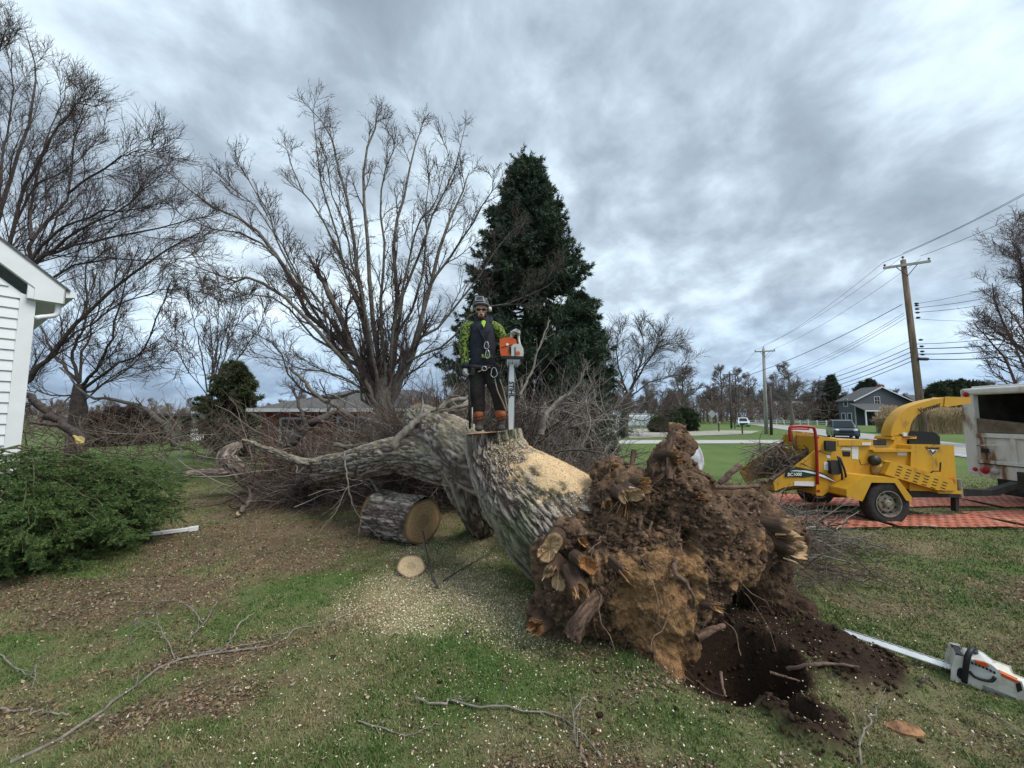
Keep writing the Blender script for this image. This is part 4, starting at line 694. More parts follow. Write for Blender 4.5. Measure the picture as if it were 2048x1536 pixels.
m=MB(); m.tube(resample([zq(303,385,YB-.06),zq(296,300,YB-.06),zq(318,273,YB-.06),(zq(450,277,YB-.06)),zq(484,305,YB-.06),zq(497,450,YB-.06),zq(505,705,YB-.04)],26),.026,8); m.build('control_bar',redp,ch,smooth=True)
m=MB(); m.tube(resample([zq(303,385,YB+.85),zq(300,310,YB+.85),zq(322,290,YB+.85),zq(440,292,YB+.85)],14),.024,8); m.build('control_bar',redp,ch,smooth=True)
panel('engine_body',[(668,418),(918,420),(940,440),(1212,446),(1212,560),(1212,735),(730,735),(700,600)],YB+.03,.9,ylw)
panel('top_cover',[(662,375),(916,376),(918,414),(664,412)],YB-.01,.9,ylw)
panel('engine_cover',[(1214,412),(1516,418),(1542,752),(1200,745)],YB-.02,.95,ylw,bevel=.02)
panel('ledge',[(918,446),(1216,446),(1216,458),(930,460)],YB-.05,.1,ylw)
panel('side_step',[(1408,752),(1582,755),(1580,775),(1408,770)],YB-.12,.5,ylw)
panel('battery_box',[(918,376),(1016,376),(1016,411),(922,411)],YB+.2,.4,blk)
panel('fuel_tank',[(1198,320),(1220,318),(1375,326),(1408,352),(1412,412),(1200,412)],YB+.25,.45,mk('black_plastic',(.012,.012,.013),None,rough=.35),bevel=.03)
bg=panel('belt_guard',[(1055,538),(1080,536),(1512,676),(1545,750),(1402,746),(1012,628)],YB-.16,.15,ylw)
sl_=MB()
for i in range(6):
    for j in range(4):
        x0=1108+i*67+j*-8; y0=566+i*23.5+j*21; p=zp([(x0,y0),(x0+34,y0+11),(x0+33,y0+17),(x0-1,y0+6)],YB-.163); sl_.prism(p,(0,.002,0))
sl_.build('vent_slots',blks,bg)
fe=MB(); out=[(725,745),(862,645),(1100,662),(1205,800),(1203,832),(1170,822),(1085,690),(905,688),(838,828),(727,795)]; fe.prism(zp(out,YB-.40),(0,.42,0)); fe.build('fender',ylw,ch,bevel=.01)
m=MB(); m.prism(zp([(862,645),(725,745),(727,795),(838,828),(850,800)],YB-.402),(0,.004,0)); 
def wheel(c,ax,R0,w,par,tread=rub,rm=rim,hub=True,name='wheel'):
    o=MB(); h=w/2; o.lathe(c,ax,[(R0*.60,-h*.82),(R0*.80,-h),(R0*.95,-h*.93),(R0,-h*.72),(R0,h*.72),(R0*.95,h*.93),(R0*.80,h),(R0*.60,h*.82)],40,cap=False); wo_=o.build(name,tread,par,smooth=True)
    axv=Vector(ax).normalized(); o=MB(); o.lathe(Vector(c)-axv*(h*.55),ax,[(R0*.61,-h*.40),(R0*.57,-h*.40),(R0*.55,h*.30),(R0*.50,h*.35),(R0*.36,h*.05),(R0*.20,h*.05),(R0*.17,-h*.25),(R0*.10,-h*.35),(R0*.001,-h*.35)],40,cap=False); r_=o.build('rim',rm,wo_)
    o=MB(); u=axv.orthogonal().normalized(); q=axv.cross(u)
    for k in range(8 if hub else 5): b=2*math.pi*(k+.5)/(8 if hub else 5); o.lathe(Vector(c)-axv*(h*.53)+(u*math.cos(b)+q*math.sin(b))*R0*.44,ax,[(R0*.055,0),(R0*.055,.02)],10)
    o.build('rim_holes',blks,wo_)
    if hub:
        u=axv.orthogonal().normalized(); q=axv.cross(u); o=MB()
        for k in range(10): b=2*math.pi*k/10; o.lathe(Vector(c)-axv*(h*.56)+(u*math.cos(b)+q*math.sin(b))*R0*.44,ax,[(R0*.035,h*.0-h*.0),(R0*.035,.04)],8)
        for k in range(6): b=2*math.pi*k/6; o.lathe(Vector(c)-axv*(h*.72)+(u*math.cos(b)+q*math.sin(b))*R0*.24,ax,[(R0*.03,0),(R0*.03,.03)],6)
        o.build('wheel_nuts',blk,wo_)
    return wo_
wc=zq(1000,835,YB-.27); wc[2]=.385; wheel(tuple(wc),(0,1,0),.395,.22,ch); wheel((wc[0],wc[1]+1.62,wc[2]),(0,1,0),.395,.22,ch)
m=MB(); m.beam(wc,wc+A(0,1.6,0),.09,.09); m.build('axle',blk,ch)
# discharge chute
oc=[(1052,345),(1062,285),(1088,225),(1130,170),(1190,125),(1270,95),(1360,72),(1460,55),(1560,56),(1648,60)]; ic=[(1190,335),(1198,280),(1218,228),(1256,185),(1310,155),(1368,135),(1425,125),(1475,120),(1560,108),(1648,95)]
YC=7.92; o2=resample([zq(a,b,YC) for a,b in oc],34); i2=resample([zq(a,b,YC) for a,b in ic],34); V=[];F=[]
for a_,b_ in zip(o2,i2): V+=[a_,b_,b_+A(0,.22,0),a_+A(0,.22,0)]
for k in range(33): F+=[(k*4+j,k*4+(j+1)%4,k*4+4+(j+1)%4,k*4+4+j) for j in range(4)]
F+=[(3,2,1,0),(132,133,134,135)]; m=MB(); m.add(V,F); cho=m.build('discharge_chute',ylw,ch,bevel=.006)
panel('chute_hood',[(1462,52),(1650,57),(1650,98),(1600,104),(1470,124),(1455,118)],YC-.015,.25,ylw,cho)
panel('chute_pedestal',[(1068,348),(1205,348),(1210,372),(1168,374),(1172,398),(1190,415),(1190,440),(1035,440),(1075,400),(1085,372),(1060,368)],YC-.02,.38,ylw)
m=MB(); m.lathe(zq(1125,352,YC+.16),(0,0,1),[(.24,-.02),(.24,.03)],28); m.build('swivel_ring',ylw,ch)
m=MB(); m.tube([zq(1115,328,YC-.06),zq(1150,352,YC-.07),zq(1190,352,YC-.07),zq(1235,345,YC-.07)],.012,6); m.build('chute_handle',blk,ch); panel('chute_latch',[(1150,322),(1180,322),(1180,348),(1150,348)],YC-.03,.02,stk)
panel('control_box',[(570,380),(640,386),(640,455),(572,450)],YB-.05,.05,blk); panel('document_box',[(610,532),(670,532),(672,622),(660,628),(618,626)],YB-.09,.09,blk,bevel=.015)
for a_,b_ in (((655,495),(690,715)),((668,500),(725,710))):
    m=MB(); m.tube(resample([zq(*a_,YB-.08),zq((a_[0]+b_[0])/2+12,(a_[1]+b_[1])/2,YB-.1),zq(*b_,YB-.06)],8),.018,8); m.build('hydraulic_hose',blk,ch,smooth=True)
m=MB(); m.lathe(zq(936,526,YB-.04),(0,1,0),[(.085,-.04),(.095,0),(.085,.08)],20); m.build('end_cap',blk,ch,smooth=True)
m=MB(); m.lathe(zq(968,600,YB-.02),(0,1,0),[(.11,-.03),(.14,.0),(.15,.06)],24); m.build('feed_motor_housing',ydk,ch,smooth=True)
m=MB(); m.tube([zq(1340,626,YB-.08),zq(1370,606,YB-.1),zq(1420,608,YB-.1),zq(1424,540,YB-.1)],.013,6); m.build('crank_handle',blk,ch)
m=MB(); m.tube(resample([zq(820,520,YB-.01),zq(830,560,YB-.03),zq(880,550,YB-.02),zq(930,560,YB-.03)],8),.008,5); m.tube(resample([zq(945,500,YB-.03),zq(990,535,YB-.05),zq(1060,555,YB-.02)],8),.008,5); m.build('cable',blk,ch)
def st(pts,mat=stk,y=YB-.023,name='sticker'): return panel(name,pts,y,.004,mat,bevel=0)
st([(553,537),(585,537),(585,600),(553,598)],y=YB-.005); st([(573,487),(600,487),(600,510),(573,508)],y=YB-.005); st([(682,428),(755,430),(755,450),(682,448)],y=YB+.025); st([(760,422),(812,424),(808,518),(764,515)],y=YB+.025); st([(690,458),(750,460),(750,498),(692,496)],blks,y=YB+.025); st([(836,392),(906,392),(904,414),(838,412)],y=YB-.016); st([(1102,458),(1175,460),(1172,490),(1104,488)],y=YB+.025); st([(330,682),(482,684),(480,720),(330,714)],y=YB-.028)
st([(1488,658),(1528,660),(1528,672),(1488,670)],org,y=YB-.026,name='reflector'); st([(500,745),(524,747),(524,766),(500,764)],redl,y=YB-.006,name='reflector')
for q,s_ in (((1508,696),.05),((503,352),.035)):
    m=MB(); m.lathe(zq(*q,YB-.05),(0,1,0),[(s_*.7,-.01),(s_,0),(s_,.05)],16); m.build('marker_light',redl,ch,smooth=True)
st([(262,615),(300,590),(345,574),(400,585),(520,612),(560,628),(655,692),(560,660),(500,640),(400,655),(262,650)],grn,y=YB-.030,name='stripe'); st([(300,606),(345,598),(420,602),(500,618),(560,640),(655,692),(610,676),(540,650),(480,628),(400,612),(330,608)],whs,y=YB-.034,name='stripe')
bo=MB(); bo_=st([(262,618),(392,610),(398,648),(264,652)],mk('decal_black',(.02,.02,.02),None),y=YB-.036,name='model_decal')
text('model_lettering','BC1000',whs,bo_,frame(zq(332,632,YB-.040),(1,0,.02),(0,0,1)),.085,.001,.002,.2)
text('brand_lettering','Vermeer',blks,cho,frame(zq(1343,132,YC-.024),(zq(1410,115,YC)-zq(1280,155,YC)),(0,0,1)),.135,.002,.003)
lg=st([(1330,443),(1402,448),(1366,492)],whs,y=YB-.03,name='emblem'); text('brand_lettering','Vermeer',blks,ch,frame(zq(1364,434,YB-.026),(1,0,0),(0,0,1)),.075,.001,.002)
st([(1338,446),(1352,446),(1368,470),(1384,450),(1396,452),(1368,486)],blks,y=YB-.034,name='emblem')
m=MB(); m.prism(zp([(1560,735),(1800,752),(1990,700),(2010,690),(2020,730),(1860,790),(1620,795),(1575,790)],YB+.4),(0,.14,0)); m.build('tow_bar',blk,ch); m=MB(); m.prism(zp([(1535,785),(1565,785),(1562,908),(1540,908)],YB+.1),(0,.09,0)); m.build('jack_leg',blk,ch); m=MB(); m.lathe(zq(1558,665,YB+.1),(0,0,-1),[(.045,0),(.045,.35)],12); m.build('jack_tube',mk('galvanised',(.25,.25,.2),(.35,.34,.28),9,.5,.4),ch)
fq=zq(400,400,YB+.4); brush('fed_branches','tangle of branches and twigs being fed into the chipper hopper',260,lambda n,r:np.stack([fq[0]-.75*r.random(n),fq[1]-.1+.55*r.random(n),fq[2]-.02-.5*r.random(n)],-1),75,(.004,.014),(.3,.8),barkr,-.35,sub=3,cat='branches')
stick('fed_limb','bent brown limb sticking out of the chipper hopper',[zq(455,415,YB+.3),zq(370,500,YB+.25),zq(290,580,YB+.2),zq(180,660,YB+.1),zq(110,690,YB)],.045,.03,barkr,SB,seed=41)
# ---------------- truck at the right edge
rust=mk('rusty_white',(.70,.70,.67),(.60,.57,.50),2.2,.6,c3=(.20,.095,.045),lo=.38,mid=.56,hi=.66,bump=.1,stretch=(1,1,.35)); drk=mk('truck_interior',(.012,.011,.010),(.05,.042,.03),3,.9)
TX=11.1; tr=thing('dump_truck','rusty white dump truck box with open dark interior at the right edge','truck',(TX,8.4,0))
def tb(name,x0,x1,y0,y1,z0,z1,mat,bevel=.01,par=tr): m=MB(); m.box(x0,x1,y0,y1,z0,z1); return m.build(name,mat,par,bevel=bevel)
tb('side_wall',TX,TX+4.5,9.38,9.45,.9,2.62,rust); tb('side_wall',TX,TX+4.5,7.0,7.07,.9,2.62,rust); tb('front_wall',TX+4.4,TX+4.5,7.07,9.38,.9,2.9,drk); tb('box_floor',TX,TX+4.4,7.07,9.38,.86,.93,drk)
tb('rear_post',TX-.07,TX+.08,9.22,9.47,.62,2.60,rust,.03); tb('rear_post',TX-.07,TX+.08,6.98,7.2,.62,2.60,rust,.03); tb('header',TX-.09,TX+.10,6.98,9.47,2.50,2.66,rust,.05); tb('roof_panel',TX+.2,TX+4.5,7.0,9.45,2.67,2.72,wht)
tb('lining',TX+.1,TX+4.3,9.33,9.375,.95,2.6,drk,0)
tg=tb('tailgate',TX-.05,TX+.0,7.2,9.22,.92,1.58,rust); 
for y_ in (7.25,7.9,8.55,9.1): tb('rib',TX-.09,TX-.052,y_-.04,y_+.04,.93,1.57,rust,.01,tg)
tb('rail',TX-.10,TX-.053,7.2,9.22,1.50,1.60,rust,.01,tg); tb('rail',TX-.10,TX-.053,7.2,9.22,.90,.98,rust,.01,tg)
m=MB(); m.add([(TX-.03,9.21,1.95),(TX+.9,9.21,1.75),(TX+.9,7.2,1.62),(TX-.03,7.2,1.6),(TX-.03,9.21,1.60)],[(0,1,2,3),(0,3,4)]); m.build('inner_lip',mk('worn_wood_panel',(.10,.075,.05),(.19,.15,.10),5,.9),tr)
ap=tb('rear_apron',TX-.06,TX+.02,7.1,9.40,.58,.88,rust)
for y_,r_,mt in ((9.30,.045,redl),(9.12,.075,redl),(8.93,.07,smat('clear_lens',(.4,.38,.34),.2)),(7.6,.075,redl)):
    m=MB(); m.lathe((TX-.062,y_,.74),(-1,0,0),[(r_*1.15,0),(r_*1.1,.015),(r_*.9,.03),(.001,.035)],18); m.build('tail_light',mt,ap,smooth=True)
m=MB(); m.lathe((TX-.09,9.33,2.52),(-1,0,0),[(.065,0),(.06,.012),(.04,.02),(.001,.022)],18); m.build('marker_light',redl,tr,smooth=True)
m=MB(); m.tube([(TX-.1,9.2,1.3),(TX-.16,9.05,1.32),(TX-.1,8.8,1.34)],.015,6); m.build('latch',rust,tr); tb('hinge_plate',TX-.12,TX-.07,9.0,9.12,1.15,1.25,blk)
tb('chassis',TX+.1,TX+5,7.7,8.7,.5,.85,blk)
for yy in (9.2,8.95,7.5,7.25): wheel((TX+1.25,yy,.48),(0,-1 if yy<8 else 1,0),.48,.24,tr,hub=False)
tb('mud_flap',TX+.55,TX+.58,8.75,9.4,.15,.62,blk,0); tb('mud_flap',TX+.55,TX+.58,7.05,7.65,.15,.62,blk,0)
m=MB(); m.beam((TX-.12,8.2,.62),(TX+.3,8.2,.5),.25,.3); m.beam((TX-.10,8.2,.45),(TX-.10,8.2,.75),.18,.12); m.build('hitch',blk,tr); tb('crane_bracket',TX-.2,TX-.12,8.25,8.45,.35,.8,blk)
# ---------------- orange mats
om=mk('orange_mat',(.55,.15,.08),(.40,.13,.08),2.5,.75,c3=(.50,.26,.17),bump=.2,bscale=20)
def mat_(name,label,x0,x1,y0,y1,seed,z=.055,ang=0.0):
    nx_=int((x1-x0)/.17); ny_=int((y1-y0)/.17); c=.17; V=[];F=[]; r=np.random.default_rng(seed)
    outer=A((-.5,-.5),(0,-.5),(.5,-.5),(.5,0),(.5,.5),(0,.5),(-.5,.5),(-.5,0)); inn=A((-.17,-.17),(0,-.25),(.17,-.17),(.25,0),(.17,.17),(0,.25),(-.17,.17),(-.25,0))
    for i in range(nx_):
        for j in range(ny_):
            o=np.array((i+.5,j+.5)); b=len(V); V+=[((o+q)*c) for q in outer]+[((o+q)*c) for q in inn]; F+=[(b+k,b+(k+1)%8,b+8+(k+1)%8,b+8+k) for k in range(8)]
    V=np.array(V); co_,si=math.cos(ang),math.sin(ang); Xx=x0+V[:,0]*co_-V[:,1]*si; Y_=y0+V[:,0]*si+V[:,1]*co_; Z_=z+.035*fb2(Xx,Y_,1.4,3,seed)
    o=meshnp(name,np.stack([Xx,Y_,Z_],-1),[np.array(F)],om,loc=(x0,y0,0)); s=o.modifiers.new('t','SOLIDIFY'); s.thickness=.018; s.offset=0; tag(o,label,'ground mat','orange ground mats'); return o
for k,(lb,*q) in enumerate([('orange perforated mat under the front of the branch heap',4.5,6.8,6.95,7.9),('orange perforated mat under the near wheel of the chipper',6.85,9.1,7.0,8.0),('orange perforated mat nearest the right edge of the picture',9.15,12.2,7.02,8.1),('orange perforated mat behind the chipper hopper',5.6,8.0,8.6,9.9),('orange perforated mat behind the chipper wheel',8.05,10.6,8.55,9.95),('orange perforated mat running under the truck',10.65,13.5,8.5,9.95)]): mat_('ground_mat',lb,*q,seed=k,ang=(.012,-.01,.015,-.02,.012,.0)[k])
# ---------------- corner of the white house
d_=A(-.55,-.835,0)/np.linalg.norm((-.55,-.835)); n_=A(-d_[1],d_[0],0)*-1; n_=A(.835,-.55,0); n_/=np.linalg.norm(n_); cor=A(P(44,800,7.2)[0],7.2,0)
def W(t,n,z): return cor+d_*t+n_*n+A(0,0,z)
sid=mk('white_siding',(.72,.745,.76),(.66,.69,.71),2.5,.55,bump=.03); tri=mk('white_trim',(.74,.76,.77),(.68,.70,.71),3,.5); shg=mk('grey_shingle',(.075,.075,.078),(.15,.145,.14),12,.9)
wh=thing('white_house','corner of a white vinyl sided house at the left edge','house',tuple(cor))
m=MB(); k=0; z=.3
while z<8.2:
    t0=max(0.0,(z-4.15)/.84); z1=z+.195
    if t0<5: m.add([W(t0,.035,z),W(7,.035,z),W(7,.004,z1),W(t0+(.0 if z1<4.15 else .2),.004,z1),W(t0,.0,z),W(7,.0,z)],[(0,1,2,3),(0,4,5,1)])
    z=z1
m.build('siding_wall',sid,wh); m=MB(); m.prism([W(0,-.01,0),W(7,-.01,0),W(7,-.01,9),W(5,-.01,8.4),W(0,-.01,4.2)],tuple(n_*-.15)); m.build('wall_core',sid,wh)
m=MB(); m.prism([W(-.04,.045,.2),W(.15,.045,.2),W(.15,.045,4.3),W(-.04,.045,4.25)],tuple(n_*-.08)); m.prism([W(-.04,.04,.2),W(-.04,-.15,.2),W(-.04,-.15,4.2),W(-.04,.04,4.2)],tuple(d_*.03)); m.build('corner_trim',tri,wh)
m=MB(); m.prism([W(0,-.1,0),W(0,-9,0),W(0,-9,4.2),W(0,-.1,4.2)],tuple(d_*.1)); m.build('side_wall',sid,wh)
def rk(t,n,dz=0): return W(t,n,4.50+.84*(t+.38)+dz)
m=MB(); m.prism([rk(-.38,.17),rk(6,.17),rk(6,.17,-.40),rk(.0,.17,-.40),W(.0,.17,4.20),W(-.38,.17,4.20)],tuple(n_*-.03)); m.build('rake_board',tri,wh)
m=MB(); m.add([rk(6,.16,-.39),rk(.0,.16,-.39),rk(.0,.0,-.39),rk(6,.0,-.39)],[(0,1,2,3)]); m.add([W(-.38,.16,4.205),W(.02,.16,4.205),W(.02,-9,4.205),W(-.38,-9,4.205)],[(0,1,2,3)]); m.build('soffit',tri,wh)
m=MB(); m.prism([W(-.03,.15,4.21),W(.08,.15,4.21),W(.08,.15,4.5),W(-.03,.15,4.5)],tuple(n_*-.14)); m.build('eave_return',tri,wh)
m=MB(); m.prism([W(-.38,.17,4.2),W(-.38,-9,4.2),W(-.38,-9,4.47),W(-.38,.17,4.47)],tuple(d_*.02)); m.build('fascia',tri,wh)
m=MB(); m.prism([rk(-.44,.20,.0),rk(6,.20,.0),rk(6,.20,.035),rk(-.44,.20,.035)],tuple(n_*-9)); m.build('roof',shg,wh)
m=MB(); m.prism([W(-.40,.15,4.34),W(-.52,.15,4.37),W(-.52,.15,4.46),W(-.40,.15,4.46)],tuple(n_*-9)); m.build('gutter',tri,wh,bevel=.01)
m=MB(); m.tube(resample([W(-.32,.05,4.22),W(-.32,.04,4.12),W(-.30,.02,3.98),W(-.12,.02,3.90),W(-.05,.05,3.86)],12),.045,8); m.build('downspout',tri,wh,smooth=True)
ds=thing('downspout_piece','loose white gutter downspout lying on brown leaves by the spruce boughs','downspout',tuple(G(316,1072))); a_,b_=G(236,1083)+A(0,0,.05),G(395,1062)+A(0,0,.05); m=MB(); m.beam(a_,b_,.075,.055); m.build('pipe',wht,ds,bevel=.006); m=MB(); m.beam(b_-(b_-a_)*.12,b_+(b_-a_)*.01,.095,.07); m.build('collar',wht,ds,bevel=.004)
# ---------------- houses and sheds
glass=mk('window_glass',(.03,.035,.04),(.07,.08,.09),2,.15); brick=mk('red_brick',(.24,.055,.036),(.33,.09,.055),14,.9,bump=.1)
def bx(name,mat,par,*q,bevel=0): m=MB(); m.box(*q); return m.build(name,mat,par,bevel=bevel)
def win(par,x,y,z,w,h,mat=tri):
    m=MB(); f=.09; m.box(x-w/2-f,x+w/2+f,y-.06,y-.003,z-h/2-f,z-h/2); m.box(x-w/2-f,x+w/2+f,y-.06,y-.003,z+h/2,z+h/2+f); m.box(x-w/2-f,x-w/2,y-.06,y-.003,z-h/2,z+h/2); m.box(x+w/2,x+w/2+f,y-.06,y-.003,z-h/2,z+h/2); m.box(x-.02,x+.02,y-.05,y-.003,z-h/2,z+h/2); m.box(x-w/2,x-.02,y-.05,y-.003,z-.02,z+.02); m.box(x+.02,x+w/2,y-.05,y-.003,z-.02,z+.02)
    o=m.build('window',mat,par); bx('pane',glass,o,x-w/2,x+w/2,y-.02,y-.004,z-h/2,z+h/2); return o
bh=thing('brick_house','red brick house with grey hipped roof behind the brush pile','house',(-6.3,19,0)); bx('wall',brick,bh,-11.0,-2.5,17,23,0,2.3)
m=MB(); m.add([(-11.4,16.6,2.3),(-2.1,16.6,2.3),(-2.1,23.4,2.3),(-11.4,23.4,2.3),(-8.4,20,3.35),(-5,20,3.35)],[(0,1,5,4),(1,2,5),(2,3,4,5),(3,0,4),(0,3,2,1)]); m.build('roof',shg,bh); bx('fascia',tri,bh,-11.42,-2.08,16.56,16.6,2.18,2.33); win(bh,-9.6,17,1.35,1.0,1.0); win(bh,-6.9,17,1.35,1.4,1.1)
gs_=smat('house_slate',(.095,.105,.12),.7); gh_=thing('grey_house','dark grey two storey house with white trim across the road','house',(P(1752,846,85)[0],85,0))
def PB(px,py,Y): return P(px,py,Y)
X0=PB(1712,846,85)[0]; XR=PB(1826,846,85)[0]; mid_=PB(1766,846,85)[0]-.8
m=MB(); zr=PB(1740,776,85)[2]; ze=PB(1700,802,85)[2]
m.prism([(X0,85,0),(XR,85,0),(XR,85,ze-.2),(mid_+.8,85,zr),(X0,85,ze)],(0,4.2,0)); m.build('wall',gs_,gh_)
m=MB(); m.prism([(X0-.5,84.6,ze-.1),(mid_+.8,84.6,zr+.15),(mid_+.8,84.6,zr+.35),(X0-.5,84.6,ze+.1)],(0,5,0)); m.prism([(XR+.6,84.6,ze-.4),(mid_+.8,84.6,zr+.15),(mid_+.8,84.6,zr+.35),(XR+.6,84.6,ze-.2)],(0,5,0)); m.build('roof',mk('dark_shingle',(.06,.06,.065),(.11,.11,.115),5,.9),gh_)
m=MB(); 
for a_,b_ in (((X0-.5,84.57,ze-.05),(mid_+.8,84.57,zr+.2)),((mid_+.8,84.57,zr+.2),(XR+.6,84.57,ze-.35))): m.beam(a_,b_,.05,.22)
for x_ in (X0,XR): m.box(x_-.1,x_+.1,84.94,84.998,0,ze-1.1)
m.build('trim',tri,gh_)
win(gh_,PB(1754,801,85)[0],85,PB(1754,801,85)[2],1.1,1.6); 
for y_,z_,h_ in ((87.2,5.0,1.5),(86.4,1.7,1.8),(88.0,1.7,1.8)):
    m=MB(); m.box(X0-.06,X0-.003,y_-.55,y_+.55,z_-h_/2-.1,z_+h_/2+.1); o_=m.build('window',tri,gh_); bx('pane',glass,o_,X0-.07,X0-.062,y_-.42,y_+.42,z_-h_/2,z_+h_/2)
win(gh_,PB(1776,830,85)[0],81.5,2.0,2.0,1.8)
m=MB(); xa=PB(1728,840,82)[0]; xb=PB(1788,840,82)[0]; m.prism([(xa-.4,81.2,3.1),(xb+.6,81.2,3.1),(xb+.6,84.9,4.6),(xa-.4,84.9,4.6)],(0,0,.15)); m.build('porch_roof',MATS['dark_shingle'],gh_); bx('porch_wall',gs_,gh_,PB(1768,840,82)[0],xb,81.52,84.94,0,3.05); bx('porch_fascia',tri,gh_,xa-.4,xb+.6,81.1,81.18,2.95,3.2)
for x_ in (xa,xa+2.4,PB(1766,840,82)[0]): bx('porch_post',tri,gh_,x_-.1,x_+.1,81.4,81.6,0,2.95)
bx('chimney',brick,gh_,mid_+3.2,mid_+4.2,87.5,88.5,5,zr+.9)
def simple_house(name,label,x,y,w,d,h,rh,wm,rm,group=None,wins=3,rot=0):
    t=thing(name,label,'house',(x,y,0),group); m=MB(); m.prism([(x-w/2,y-d/2,0),(x+w/2,y-d/2,0),(x+w/2,y-d/2,h),(x-w/2,y-d/2,h)],(0,d,0)); m.prism([(x-w/2,y-d/2,h),(x-w/2,y+d/2,h),(x-w/2,y,h+rh)],(.2,0,0)); m.prism([(x+w/2-.2,y-d/2,h),(x+w/2-.2,y+d/2,h),(x+w/2-.2,y,h+rh)],(.2,0,0)); m.build('wall',wm,t)
    m=MB(); 
    for s in (-1,1): m.prism([(x-w/2-.4,y+s*(d/2+.4),h-.12),(x+w/2+.4,y+s*(d/2+.4),h-.12),(x+w/2+.4,y,h+rh+.05),(x-w/2-.4,y,h+rh+.05)],(0,0,.14))
    m.build('roof',rm,t)
    for k in range(wins): win(t,x-w/2+(k+.5)*w/wins,y-d/2,h*.55,1.1,1.3)
    return t
dsh=MATS['dark_shingle']; p_=PB(1573,838,120); simple_house('white_cottage','white gabled cottage behind the white fence left of the grey house',p_[0],120,9,8,3.4,3,wht,mk('pale_shingle',(.2,.2,.2),(.27,.27,.27),4,.9)); m=MB()
p_=PB(1855,800,110); simple_house('farmhouse','grey house with a small white gable behind the tall reeds',p_[0],110,12,9,4.6,3.2,gs_,dsh,wins=2)
p_=PB(1537,840,130); simple_house('small_shed','small pale outbuilding beside the grey utility pole',p_[0],130,4,4,2.3,1.2,wht,dsh,wins=1)
ws=thing('white_shed','small white outbuilding with red brown posts left of the brush','shed',(-27,31,0)); bx('wall',wht,ws,-28.6,-25.6,31,35,0,2.0); bx('door',glass,ws,-26.4,-25.7,30.9,30.98,0,1.8)
m=MB(); m.prism([(-31.5,30,2.0),(-24.6,30,2.0),(-24.6,30,2.18),(-31.5,30,2.18)],(0,6,.0)); m.build('roof',dsh,ws)
for x_ in (-31.2,-28.9,-27.3,-26.6): bx('post',smat('redwood_post',(.14,.06,.04),.8),ws,x_-.1,x_+.1,30.3,30.5,0,2.0)
gr_=thing('greenhouse','long low white covered structure behind the tall conifer','greenhouse',(14,72,0)); 
xa=PB(1040,850,70)[0]; xb=PB(1303,850,70)[0]; bx('cover',mk('white_sheet',(.66,.70,.74),(.80,.82,.84),.8,.5,stretch=(3,1,1)),gr_,xa,xb,70,76,0,2.15,bevel=.3)
m=MB()
for k in range(30): x_=xa+(xb-xa)*(k+.5)/30; m.box(x_-.05,x_+.05,69.9,69.98,0,2.3)
m.box(xa,xb,69.9,69.98,2.3,2.4); m.build('frame',tri,gr_); bx('end_wall',mk('beige_end',(.35,.33,.27),None),gr_,xb+.01,xb+2.3,70,75,0,2.2)
fn=thing('field_frame','low white pipe frame standing on the gravel drive','frame',(G(1240,868)[0],G(1240,868)[1],0)); g_=G(1285,872)
m=MB()
for x_ in np.linspace(G(1140,872)[0],g_[0],5): m.tube([(x_,g_[1],0),(x_,g_[1],1.1)],.03,5)
for z_ in (.15,1.1): m.tube([(G(1140,872)[0],g_[1],z_),(g_[0],g_[1],z_)],.03,5)
m.build('pipes',tri,fn)
# white rail fence
fx0=PB(1497,838,100)[0]; fx1=PB(1690,838,80)[0]; fe_=thing('rail_fence','long low white rail fence across the road','fence',(fx0,100,0)); m=MB(); m.beam((fx0,100,.85),(fx1,80,.85),.06,.14); m.beam((fx0,100,.45),(fx1,80,.45),.06,.14); m.build('rails',tri,fe_)
for k in range(13): q=A(fx0,100)+(A(fx1,80)-A(fx0,100))*k/12; bx('post',tri,fe_,q[0]-.09,q[0]+.09,q[1]-.15,q[1]-.03,0,1.05)
# ---------------- poles and wires
wood=mk('pole_wood',(.10,.065,.042),(.25,.185,.13),2.2,.9,bump=.5,bscale=12,stretch=(3,3,.35)); gwood=mk('pole_grey',(.28,.27,.25),(.38,.365,.34),2,.9,stretch=(3,3,.4)); dwood=mk('pole_dark',(.06,.05,.045),(.12,.10,.085),2,.9,stretch=(3,3,.4)); ins=smat('insulator',(.05,.04,.04),.3); wire=smat('wire_black',(.02,.02,.022),.6)
def pole(name,label,top,base,r0,r1,mat,arm=None,group=None,Y=None,armz=.35):
    top=np.array(top);base=np.array(base); t=thing(name,label,'utility pole',tuple(base),group); m=MB(); m.tube([base,base*.5+top*.5,top],[r0,(r0+r1)/2,r1],14); m.build('post',mat,t,smooth=True)
    if arm:
        a=np.array(arm)/2; c=top-A(0,0,armz)-A(0,r1+.06,0); m=MB(); m.beam(c-a,c+a,.10,.13); cb=m.build('crossarm',mat if mat is not wood else gwood,t)
        for s in (-1,1): m=MB(); m.beam(c+a*s*.5,c-A(0,0,.65),.03,.03); m.build('brace',ins,t)
        for s in (-.95,.95): m=MB(); e=c+a*s; m.lathe(e+A(0,0,.06),(0,0,1),[(.02,0),(.02,.06),(.06,.07),(.05,.13),(.02,.16)],8); m.build('insulator',ins,t,smooth=True)
        m=MB(); m.lathe(top,(0,0,1),[(.02,0),(.02,.12),(.06,.13),(.05,.2),(.02,.23)],8); m.build('insulator',ins,t,smooth=True)
    return t
YP=21.4; tp_=P(1806,520,YP); bp=P(1852,905,YP); bp[2]=0
pl1=pole('utility_pole','tall brown wooden utility pole rising behind the chipper chute',tp_,bp,.19,.12,wood,(2.15,-.5,.2))
